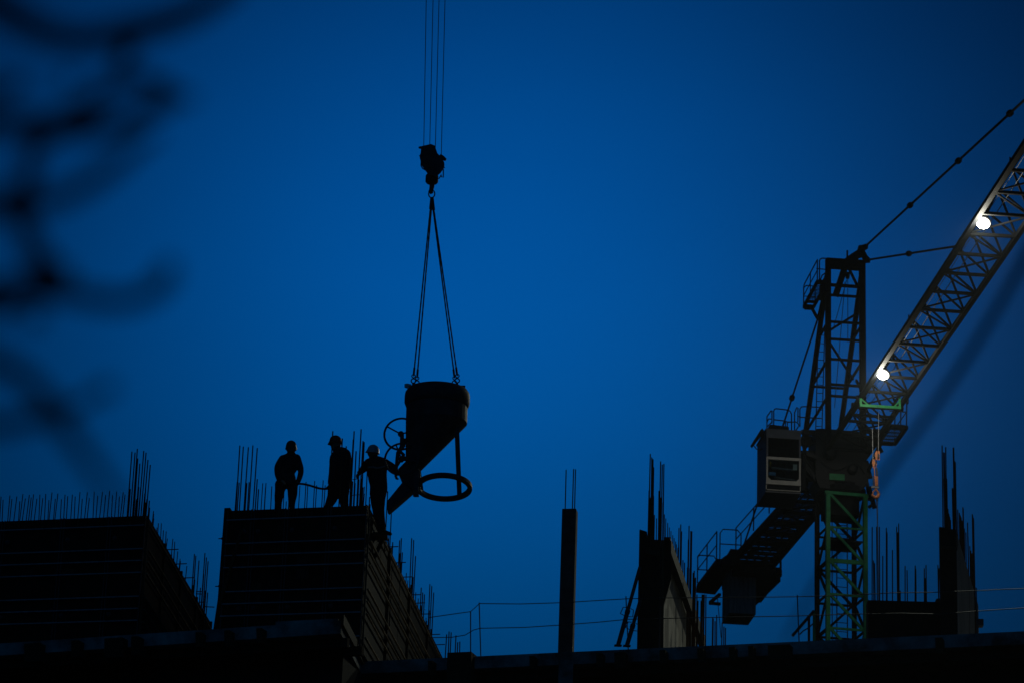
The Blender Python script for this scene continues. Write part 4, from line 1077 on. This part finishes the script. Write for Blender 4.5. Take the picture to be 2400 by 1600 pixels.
# hook of this crane, hanging by the mast
hs = ts - .45
HQ = lambda x, y, ds=0.0: on_s(*z2(x, y), hs + ds)
ck = thing('crane_hook', 'orange crane hook lit by a floodlight, hanging on two thin ropes beside the mast', 'hook', HQ(1745, 1380))
for ds, pts in ((.07, [(1742, 790), (1752, 766), (1766, 752), (1774, 770), (1772, 884), (1752, 878), (1744, 840)]), (-.02, [(1778, 756), (1790, 750), (1803, 772), (1803, 880), (1792, 884), (1780, 868)]),
                (.07, [(1704, 884), (1722, 862), (1740, 872), (1744, 920), (1730, 985), (1716, 985), (1704, 930)]), (-.05, [(1752, 884), (1762, 880), (1766, 930), (1752, 992), (1740, 985), (1748, 930)])):
    MB().prism([HQ(x, y, ds) for x, y in pts], es * -.02).build('cheek_plate', M['orange'], ck, bevel=.003)
MB().lathe(HQ(1765, 820, .045), [(.02, 0), (.08, 0), (.065, .04), (.08, .08), (.02, .08)], -es, 18, el, True).build('sheave', M['steel'], ck)
MB().lathe(HQ(1730, 920, .045), [(.02, 0), (.065, 0), (.05, .04), (.065, .08), (.02, .08)], -es, 18, el, True).build('sheave', M['steel'], ck)
MB().beam(HQ(1728, 960), HQ(1738, 1105), .025, .05).build('shank', M['orange'], ck)
MB().beam(HQ(1760, 985), HQ(1768, 1100), .05, .05).build('shank', M['steel'], ck)
MB().beam(HQ(1755, 1100), HQ(1758, 1222), .095, .09).build('swivel', M['orange'], ck)
MB().beam(HQ(1718, 1090), HQ(1722, 1235), .03, .04).build('weight_bar', M['steel'], ck)
MB().beam(HQ(1692, 1236), HQ(1788, 1242), .07, .05).build('nut', M['galv'], ck)
MB().tube([HQ(1752, 1240), HQ(1752, 1268), HQ(1775, 1290), HQ(1788, 1325), HQ(1775, 1360), HQ(1745, 1370), HQ(1715, 1352), HQ(1702, 1330)], [.03, .035, .032, .045, .055, .058, .05, .028], 10).build('hook', M['orange'], ck, smooth=True)
MB().tube([HQ(1745, 1262), HQ(1722, 1295), HQ(1705, 1332)], [.02, .02, .018], 8).build('latch', M['orange'], ck)
MB().rod(HQ(1785, 755), on_s(*z2(1787, 240), hs), .008, 6).build('rope', M['galv'], ck)
MB().rod(HQ(1712, 880), on_s(*z2(1706, 470), hs), .008, 6).build('rope', M['galv'], ck)
tl = MB().tube([HQ(1765, 1375), HQ(1768, 1400), HQ(1766, 1420), HQ(1770, 1568), on_s(*zr(316, 700), hs), on_s(*zr(326, 1330), hs)], [.02, .035, .02, .018, .016, .016], 7)
tag(tl.build('tag_line', M['rope']), 'thin dark rope hanging straight down from the orange hook', 'rope')
# operator cab: box with window, frame, floor
cs, cl0, cl1 = .95, CL(on_s(1796, 1009, .95))[1], CL(on_s(1877, 1020, .95))[1]
cz1 = on_s(1796, 1007, .95).z; cz0 = on_s(1789, 1147, .95).z
cd = 1.65
cab = MB()
cm, cw_, chh = (cl0 + cl1) / 2, cl1 - cl0, cz1 - cz0
tk = .05
cab.box(C(cs - cd / 2, cl0 + tk / 2, (cz0 + cz1) / 2), (cd, tk, chh), (es, el, ez))
cab.box(C(cs - cd / 2, cl1 - tk / 2, (cz0 + cz1) / 2), (cd, tk, chh), (es, el, ez))
cab.box(C(cs - cd + tk / 2, cm, (cz0 + cz1) / 2), (tk, cw_ - 2 * tk - .004, chh), (es, el, ez))
cab.box(C(cs - cd / 2, cm, cz1 + .02), (cd + .06, cw_ + .06, .05), (es, el, ez))
cab.box(C(cs - cd / 2 - .02, cm, cz0 - .03), (cd, cw_ + .02, .05), (es, el, ez))
cabo = cab.build('operator_cab', M['cabdark'], tcn)
zl = lambda y: on_s(1800, z2(0, y)[1], cs).z
fr_ = MB()
zw = [zl(1195), zl(1140), zl(870), zl(835), zl(590), zl(520)]
tw = .05
fr_.box(C(cs, cm, (zw[0] + zw[1]) / 2), (.06, cw_, zw[1] - zw[0]), (es, el, ez))
fr_.box(C(cs, cm, (zw[2] + zw[3]) / 2), (.06, cw_ - .12, zw[3] - zw[2]), (es, el, ez))
uf = MB()
uf.box(C(cs, cm, (zw[4] + cz1) / 2 + .0), (.06, cw_, cz1 - zw[4] - .012), (es, el, ez))
for l_ in (cl0 + .03, cl1 - .03):
    fr_.box(C(cs + .002, l_, (zw[1] + zw[3]) / 2), (.064, .055, zw[3] - zw[1] - .004), (es, el, ez))
    uf.box(C(cs + .002, l_, (zw[3] + zw[4]) / 2), (.06, .055, zw[4] - zw[3] - .004), (es, el, ez))
uf.build('upper_frame', M['cabdark'], cabo)
for (l_, z_, sx, sz) in ((cl0 + .06, zw[1], 1, 1), (cl1 - .06, zw[1], -1, 1)):
    fr_.prism([C(cs + .03, l_, z_), C(cs + .03, l_ + sx * .09, z_), C(cs + .03, l_, z_ + sz * .09)], -es * .06)
fr_.build('window_frame', M['cab'], cabo)
MB().box(C(cs - .02, cm, (zw[1] + zw[2]) / 2), (.012, cw_ - .12, zw[2] - zw[1]), (es, el, ez)).build('lower_window', M['glass'], cabo)
MB().box(C(cs - .02, cm, (zw[3] + zw[4]) / 2), (.012, cw_ - .12, zw[4] - zw[3]), (es, el, ez)).build('upper_window', M['glass'], cabo)
MB().box(C(cs, cm, (zw[0] + cz0) / 2 - .01), (.05, cw_ - .01, zw[0] - cz0 - .02), (es, el, ez)).build('front_skirt', M['grey'], cabo)
MB().box(C(cs + .03, cm, cz0 + .01), (.03, cw_ * .94, .025), (es, el, ez)).build('skirt_trim', M['cab'], cabo)
for l_ in (cl0 + .0, cl1 - .02): MB().box(C(cs + .04, l_, cz0 + .09), (.03, .025, .14), (es, el, ez)).build('skirt_clip', M['cab'], cabo)
MB().box(C(cs - .8, cm, cz0 + .35), (.5, .5, .5), (es, el, ez)).build('seat', M['rubber'], cabo, bevel=.05)
MB().box(C(cs - 1.02, cm, cz0 + .85), (.14, .48, .7), (es, el, ez)).build('seat_back', M['rubber'], cabo, bevel=.04)
MB().ball(C(cs - .1, cl0 + .14, zl(905)), .085, (.6, .7, 1.1)).build('yellow_helmet', M['yellow'], cabo, smooth=True)
MB().box(C(cs - .06, cl1 - .17, zl(945)), (.004, .13, .19), (es, el, ez)).build('paper_sheet', M['paper'], cabo)
MB().box(C(cs - .05, cl0 + .2, zl(1050)), (.02, .22, .11), (es, el, ez)).build('blue_sticker', M['label'], cabo, bevel=.01)
MB().beam(C(cs - .2, cl0 + .2, zl(955)), C(cs - .2, cl1 - .15, zl(965)), .06, .05).build('console', M['galv'], cabo)
MB().beam(C(cs - .25, cl0 + .3, zl(1065)), C(cs - .25, cl1 - .1, zl(1095)), .06, .03).build('foot_rail', M['galv'], cabo)
acp = [on_s(*z2(x, y), .3) for x, y in ((350, 430), (370, 412), (600, 440), (612, 452), (608, 520), (345, 500))]
MB().prism(acp, -es * .55).build('roof_unit', M['grey'], cabo)
vis = [on_s(*z2(x, y), .3) for x, y in ((128, 655), (150, 680), (290, 500), (262, 462), (240, 480))]
MB().prism(vis, -es * .35).build('visor', M['grey'], cabo)
MB().tube([on_s(*z2(x, y), .2) for x, y in ((150, 690), (185, 735), (225, 750), (262, 730), (275, 690), (262, 645))], .018, 6).build('cable', M['rubber'], cabo)
def frail(pts, s_): MB().tube([on_s(*z2(x, y), s_) for x, y in pts], .02, 7).build('roof_rail', M['grey'], cabo)
frail([(412, 420), (412, 235), (422, 212), (445, 205), (590, 222), (625, 238), (645, 275), (645, 515)], -.3)
frail([(415, 350), (545, 365), (600, 380), (645, 378)], -.3)
frail([(322, 490), (322, 310), (378, 230), (388, 235), (388, 400)], -.2)
frail([(322, 380), (345, 340), (385, 340)], -.2); frail([(325, 440), (388, 380)], -.2)
frail([(685, 510), (685, 260), (715, 188), (730, 195), (728, 380)], -.4)
frail([(590, 500), (590, 385), (700, 378), (728, 395), (750, 440)], -.4); frail([(565, 480), (565, 380)], -.3)
frail([(755, 440), (755, 210), (775, 182), (810, 178), (1030, 188)], -.9); frail([(720, 300), (770, 318), (1030, 332)], -.9)
frail([(690, 510), (735, 440)], -.4)
MB().beam(on_s(*z2(770, 510), .2), on_s(*z2(900, 515), .2), .12, .1).build('cab_bracket', M['grey'], tcn)
MB().beam(on_s(*z2(775, 620), .2), on_s(*z2(900, 640), .2), .25, .3).build('cab_bracket', M['grey'], tcn)
MB().beam(on_s(*z2(760, 960), .1), on_s(*z2(960, 960), .1), .4, .9).build('cab_bracket', M['grey'], tcn)
# access platform to the right of the slewing platform
apz = on_s(*z2(2155, 450), .9).z
a_l0, a_l1 = CL(PZ(*z2(1935, 430), apz))[1], CL(PZ(*z2(2155, 450), apz))[1]
a_s1 = CL(PZ(*z2(2155, 450), apz))[0]; a_s0 = CL(PZ(*z2(2032, 672), apz))[0]
ap = MB()
for l_ in (a_l0, a_l1): ap.beam(C(a_s0, l_, apz), C(a_s1, l_, apz), .1, .12)
for s_ in (a_s0, a_s1): ap.beam(C(s_, a_l0 + .05, apz), C(s_, a_l1 - .05, apz), .1, .12)
apo = ap.build('access_platform', M['grey'], tcn)
gm = MB()
for i in range(9): l_ = a_l0 + (a_l1 - a_l0) * (i + .5) / 9; gm.beam(C(a_s0, l_, apz - .01), C(a_s1, l_, apz - .01), .018, .03)
for i in range(5): s_ = a_s0 + (a_s1 - a_s0) * (i + .5) / 5; gm.beam(C(s_, a_l0, apz - .03), C(s_, a_l1, apz - .03), .03, .03)
gm.build('grating', M['grey'], apo)
ar = MB()
for (l_, s_) in ((a_l1, a_s1), (a_l1, (a_s0 + a_s1) / 2), (a_l1, a_s0)): ar.rod(C(s_, l_, apz), C(s_, l_ + .02, apz + 1.05), .02, 7)
ar.tube([C(a_s0, a_l1, apz + 1.05), C(a_s1, a_l1, apz + 1.05)], .022, 7); ar.tube([C(a_s0, a_l1, apz + .5), C(a_s1, a_l1, apz + .5), C(a_s1, a_l0, apz + .5)], .018, 7)
ar.rod(C(a_s1, a_l0, apz + 1.05), C(a_s1, a_l1, apz + 1.05), .02, 7)
ar.build('railing', M['grey'], apo)
for s_ in (a_s0 + .1, a_s1 - .3): MB().beam(C(s_, a_l0, apz - .05), C(s_, .45, apz - .55), .08, .1).build('strut', M['grey'], apo)
# counter jib
ZC = 31.05
pL = [CL(PZ(x, y, ZC)) for x, y in ((1829.5, 1193), (1710, 1324))]; pR = [CL(PZ(x, y, ZC)) for x, y in ((1909, 1220), (1816, 1330))]
cl_, cr_ = (pL[0][1] + pL[1][1]) / 2, (pR[0][1] + pR[1][1]) / 2
send = -15.2
def lf(s_): return pL[0][1] + (pL[1][1] - pL[0][1]) * (s_ - pL[0][0]) / (pL[1][0] - pL[0][0])
def rf(s_): return pR[0][1] + (pR[1][1] - pR[0][1]) * (s_ - pR[0][0]) / (pR[1][0] - pR[0][0])
cj = MB().beam(C(-.6, lf(-.6) + .08, ZC + .12), C(send, lf(send) + .08, ZC + .12), .16, .26).build('counter_jib', M['grey'], tcn)
MB().beam(C(-.6, rf(-.6) - .08, ZC + .12), C(send, rf(send) - .08, ZC + .12), .16, .26).build('side_beam', M['grey'], cj)
cb = MB(); i = 0; s_ = -1.0
while s_ > send:
    cb.beam(C(s_, lf(s_) + .08, ZC + .05), C(s_, rf(s_) - .08, ZC + .05), .1, .12)
    if i % 2: cb.beam(C(s_, lf(s_) + .1, ZC + .05), C(s_ - 1.3, rf(s_ - 1.3) - .1, ZC + .05), .05, .06)
    else: cb.beam(C(s_, rf(s_) - .1, ZC + .05), C(s_ - 1.3, lf(s_ - 1.3) + .1, ZC + .05), .05, .06)
    s_ -= 1.3; i += 1
cb.build('cross_beam', M['grey'], cj)
dk = MB()
for k in range(64):
    s_ = -2.4 - k * .2
    if s_ < send: break
    dk.beam(C(s_, lf(s_) + .1, ZC + .19), C(s_, rf(s_) - .1, ZC + .19), .105 + .05 * ((k * 7) % 3 == 0), .02)
for k in range(5):
    u = .15 + k * .175; dk.beam(C(-2, lf(-2) * (1 - u) + rf(-2) * u, ZC + .15), C(send, lf(send) * (1 - u) + rf(send) * u, ZC + .15), .05, .04)
dk.build('deck_grating', M['grey'], cj)
hr2 = MB()
zr0, zr1 = ZC + .25, ZC + 1.08
prev = None
for i, s_ in enumerate((-4.0, -6.2, -8.4, -10.6, -13.2)):
    hr2.rod(C(s_, lf(s_) - .05, zr0), C(s_, lf(s_) - .05, zr1), .024, 7)
hr2.rod(C(-3.2, lf(-3.2) - .05, zr1), C(-13.2, lf(-13.2) - .05, zr1), .022, 7); hr2.rod(C(-3.2, lf(-3.2) - .05, zr1 - .42), C(-13.2, lf(-13.2) - .05, zr1 - .42), .02, 7)
hr2.build('railing', M['grey'], cj)
# winch deck, counterweight, end platforms
pz_ = lambda x, y, z: CL(PZ(*z3(x, y), z))
zq0 = ZC + .3
poly = [pz_(x, y, ZC) for x, y in ((345, 780), (145, 1040), (135, 1085), (330, 1105), (440, 960), (560, 800))]
MB().prism([C(a_, b_, ZC + .02) for a_, b_, c__ in poly], ez * .16).build('winch_deck', M['grey'], cj)
er = MB()
def r3_(pts, z, r=.022): er.tube([PZ(*z3(x, y), z) if not isinstance(z, list) else PZ(*z3(x, y), z[i]) for i, (x, y) in enumerate(pts)], r, 7)
sA, lA, _ = pz_(150, 1030, ZC); sB, lB, _ = pz_(345, 785, ZC); sm_, lm_ = (sA + sB) / 2, (lA + lB) / 2
for (s_, l_) in ((sA, lA), (sm_, lm_), (sB, lB)): er.rod(C(s_, l_, ZC + .18), C(s_, l_, ZC + 1.2), .024, 7)
er.rod(C(sA, lA, ZC + 1.2), C(sB, lB, ZC + 1.2), .022, 7); er.rod(C(sA, lA, ZC + .7), C(sB, lB, ZC + .7), .02, 7)
er.tube([C(sA, lA, ZC + 1.2), C(sA, lA + .1, ZC + 1.25), C(sA, lA + .6, ZC + 1.25), C(sA, lA + .7, ZC + 1.1)], .022, 7)
er.rod(C(sA, lA, ZC + .7), C(sA, lA + .5, ZC + .7), .02, 7)
er.tube([C(sB, lB + .12, ZC + .2), C(sB, lB + .12, ZC + 1.15), C(sB, lB + .22, ZC + 1.3), C(sB, lB + .75, ZC + 1.3), C(sB, lB + .88, ZC + 1.15), C(sB, lB + .88, ZC + .5)], .022, 7)
er.rod(C(sB, lB + .12, ZC + .75), C(sB, lB + .88, ZC + .75), .02, 7)
er.build('railing', M['grey'], cj)
sW = (sA + sB) / 2 + 1.2
MB().prism([on_s(*z3(x, y), sB + .8) for x, y in ((385, 790), (390, 735), (470, 680), (490, 630), (580, 640), (585, 690), (560, 790))], -es * .7).build('winch_housing', M['grey'], cj)
cwt = send + .3
z_top = ZC + .1
f0 = [on_s(*z3(x, y), cwt) for x, y in ((478, 1050), (750, 1060))]
lw_, rw_ = CL(f0[0])[1], CL(f0[1])[1]
# counterweight blocks hang through the end of the counter jib
zlo = on_s(*z3(600, 1292), cwt).z
for k in range(4):
    MB().box(C(cwt - .2 - k * .41, (lw_ + rw_) / 2, (z_top + zlo) / 2), (.39, rw_ - lw_, z_top - zlo), (es, el, ez)).build('counterweight', M['concrete'], cj, bevel=.02)
MB().prism([C(*pz_(x, y, ZC)[:2], ZC - .02) for x, y in ((545, 790), (940, 835), (1000, 900), (745, 1150), (470, 1110), (400, 980))], ez * -.22).build('ballast_tray', M['grey'], cj)
MB().prism([C(*p[:2], ZC - .1) for p in (pz_(745, 1150, ZC), pz_(800, 1155, ZC), pz_(1015, 880, ZC), pz_(1005, 850, ZC), pz_(930, 845, ZC), pz_(700, 1000, ZC))], ez * .2).build('side_platform', M['grey'], cj)
q_ = pz_(1000, 860, ZC); MB().rod(C(q_[0], q_[1], ZC), C(q_[0], q_[1], ZC + .6), .04).build('post', M['grey'], cj)
MB().beam(PZ(*z3(270, 1185), ZC - .25), PZ(*z3(385, 1195), ZC - .25), .12, .1).build('end_beam', M['grey'], cj)
MB().beam(PZ(*z3(280, 1180), ZC - .25), PZ(*z3(380, 1095), ZC - .1), .1, .1).build('end_beam', M['grey'], cj)
MB().rod(on_s(*z3(355, 1130), send), on_s(*z3(392, 1535), send), .014, 6).build('rope', M['rope'], cj)
# rear tie bar from the head to the counter jib end
ra_ = on_s(*zh(515, 600), .2); rbb = C(-12.6, lf(-12.6) + .1, ZC + .3)
tp = on_s(*zh(575, 330), .45)
ua = MB()
tie(ra_, rbb, [.33], .03)
MB().beam(ra_, tp, .05, .06).build('tie_link', M['grey'], tcn)

# ------------------------------------------------------------------ near branches, far out of focus
def branch_tree(label, base, trunk, brs, Y, buds=()):
    root = thing('bare_tree', label, 'tree', base)
    tp_, tr_ = dens([V(p) for p in trunk[0]], trunk[1], 6)
    MB().tube(tp_, tr_, 14).build('trunk', M['bark'], root, smooth=True)
    wk = 1.12 if buds else .78
    for pts in brs:
        dY = pts[0]
        pp2 = [P(x, y, Y + dY) if not isinstance(x, V) else x for x, y, w in pts[1:]]
        rr3 = [w * wk / FPX * (Y / .94) / 2 for x, y, w in pts[1:]]
        a, b = dens(pp2, rr3, 6)
        MB().tube(a, b, 10).build('branch', M['bark'], root, smooth=True)
    for x, y, r_, dY in buds:                        # knots and curled leaves still on the twigs
        c = P(x, y, Y + dY); rr = r_ * 1.2 / FPX * (Y / .94)
        MB().ball(c, rr, (1, .6, .75), (V((.8, 0, .6)), V((0, 1, 0)), V((-.6, 0, .8)))).build('leaf', M['bark'], root, smooth=True)
    return root
YT = 2.15
tx = P(-420, 800, YT)
T = lambda z: V((tx.x, tx.y, z))
branch_tree('bare tree with thick blurred dark branches close to the camera at the left', V((tx.x, tx.y, 0)),
    ([V((tx.x, tx.y, -.05)), V((tx.x + .03, tx.y, 1.0)), V((tx.x - .02, tx.y, 2.0)), V((tx.x + .02, tx.y, 3.2)), V((tx.x + .05, tx.y, 4.4))], [.085, .075, .065, .05, .02]),
    [
    [0, (-420, -60, 80), (-200, -90, 76), (-60, -20, 72), (30, 35, 66), (110, 78, 58), (200, 92, 54), (300, 74, 64), (390, 50, 62), (470, 18, 56), (560, -40, 40)],
    [.1, (300, 74, 44), (296, 130, 34), (262, 190, 36), (205, 240, 46), (130, 300, 56), (80, 350, 44), (62, 430, 44), (50, 480, 60)],
    [0, (-420, 330, 70), (-180, 300, 60), (-40, 290, 54), (60, 292, 54), (150, 296, 60), (230, 300, 52), (300, 280, 52), (360, 250, 42), (420, 232, 30), (455, 228, 20)],
    [.05, (190, 250, 30), (250, 208, 40), (310, 180, 34), (370, 195, 34), (400, 225, 44)],
    [-.05, (-420, 560, 76), (-160, 500, 64), (-10, 478, 62), (80, 478, 46), (170, 450, 42), (250, 400, 42), (320, 345, 30), (370, 310, 16)],
    [.05, (30, 470, 56), (60, 540, 48), (95, 610, 58), (125, 660, 74), (110, 690, 60)],
    [0, (-420, 760, 84), (-160, 720, 72), (-10, 692, 70), (100, 672, 66), (180, 690, 46), (250, 706, 42), (320, 700, 40), (370, 672, 46), (392, 640, 44), (395, 615, 26)],
    [.05, (-300, 740, 60), (-60, 830, 52), (20, 860, 46), (80, 905, 42), (125, 965, 50), (165, 1020, 40), (215, 1090, 30), (270, 1170, 24), (310, 1230, 14)],
    [.12, (-300, 1010, 46), (-60, 1000, 40), (40, 990, 40), (120, 968, 38), (190, 945, 24), (240, 905, 20)],
    [.1, (-200, 210, 44), (-40, 220, 40), (30, 200, 34), (50, 180, 18)],
    ], YT, ((295, 72, 36, 0), (262, 190, 22, .1), (112, 300, 34, .1), (188, 286, 30, 0), (285, 290, 26, 0), (372, 224, 30, .05), (410, 232, 20, 0), (35, 474, 44, 0), (135, 462, 24, -.05), (118, 655, 46, .05), (0, 710, 40, 0), (230, 705, 22, 0), (372, 668, 26, 0), (126, 968, 34, .05), (248, 912, 22, .12), (80, 742, 24, 0), (160, 185, 18, .1)))
YS = 4.6
sx = P(2900, 700, YS)
branch_tree('slender bare tree at the right edge with one long blurred twig', V((sx.x, sx.y, 0)),
    ([V((sx.x, sx.y, -.05)), V((sx.x + .03, sx.y, 1.4)), V((sx.x, sx.y, 2.4)), V((sx.x + .04, sx.y, 3.8))], [.05, .045, .04, .02]),
    [
    [0, (2905, 120, 46), (2700, 150, 34), (2540, 350, 30), (2420, 575, 27), (2330, 735, 25), (2240, 878, 24), (2140, 1020, 22), (2050, 1145, 20), (1960, 1290, 17), (1880, 1430, 13), (1840, 1510, 8)],
    ], YS)

# ------------------------------------------------------------------ thin haze added round everything to give the floodlights a halo
hz_m = bpy.data.materials.new('haze'); hz_m.use_nodes = True
hn = hz_m.node_tree.nodes; hn.remove(hn['Principled BSDF'])
pv = hn.new('ShaderNodeVolumePrincipled')
pv.inputs['Color'].default_value = (.9, .95, 1, 1); pv.inputs['Density'].default_value = 0.00004; pv.inputs['Anisotropy'].default_value = 0.8
hz_m.node_tree.links.new(pv.outputs[0], hn['Material Output'].inputs['Volume'])
hz_o = MB().box((0, 60, 24.5), (260, 180, 53)).build('haze', hz_m); hz_o['kind'] = 'stuff'
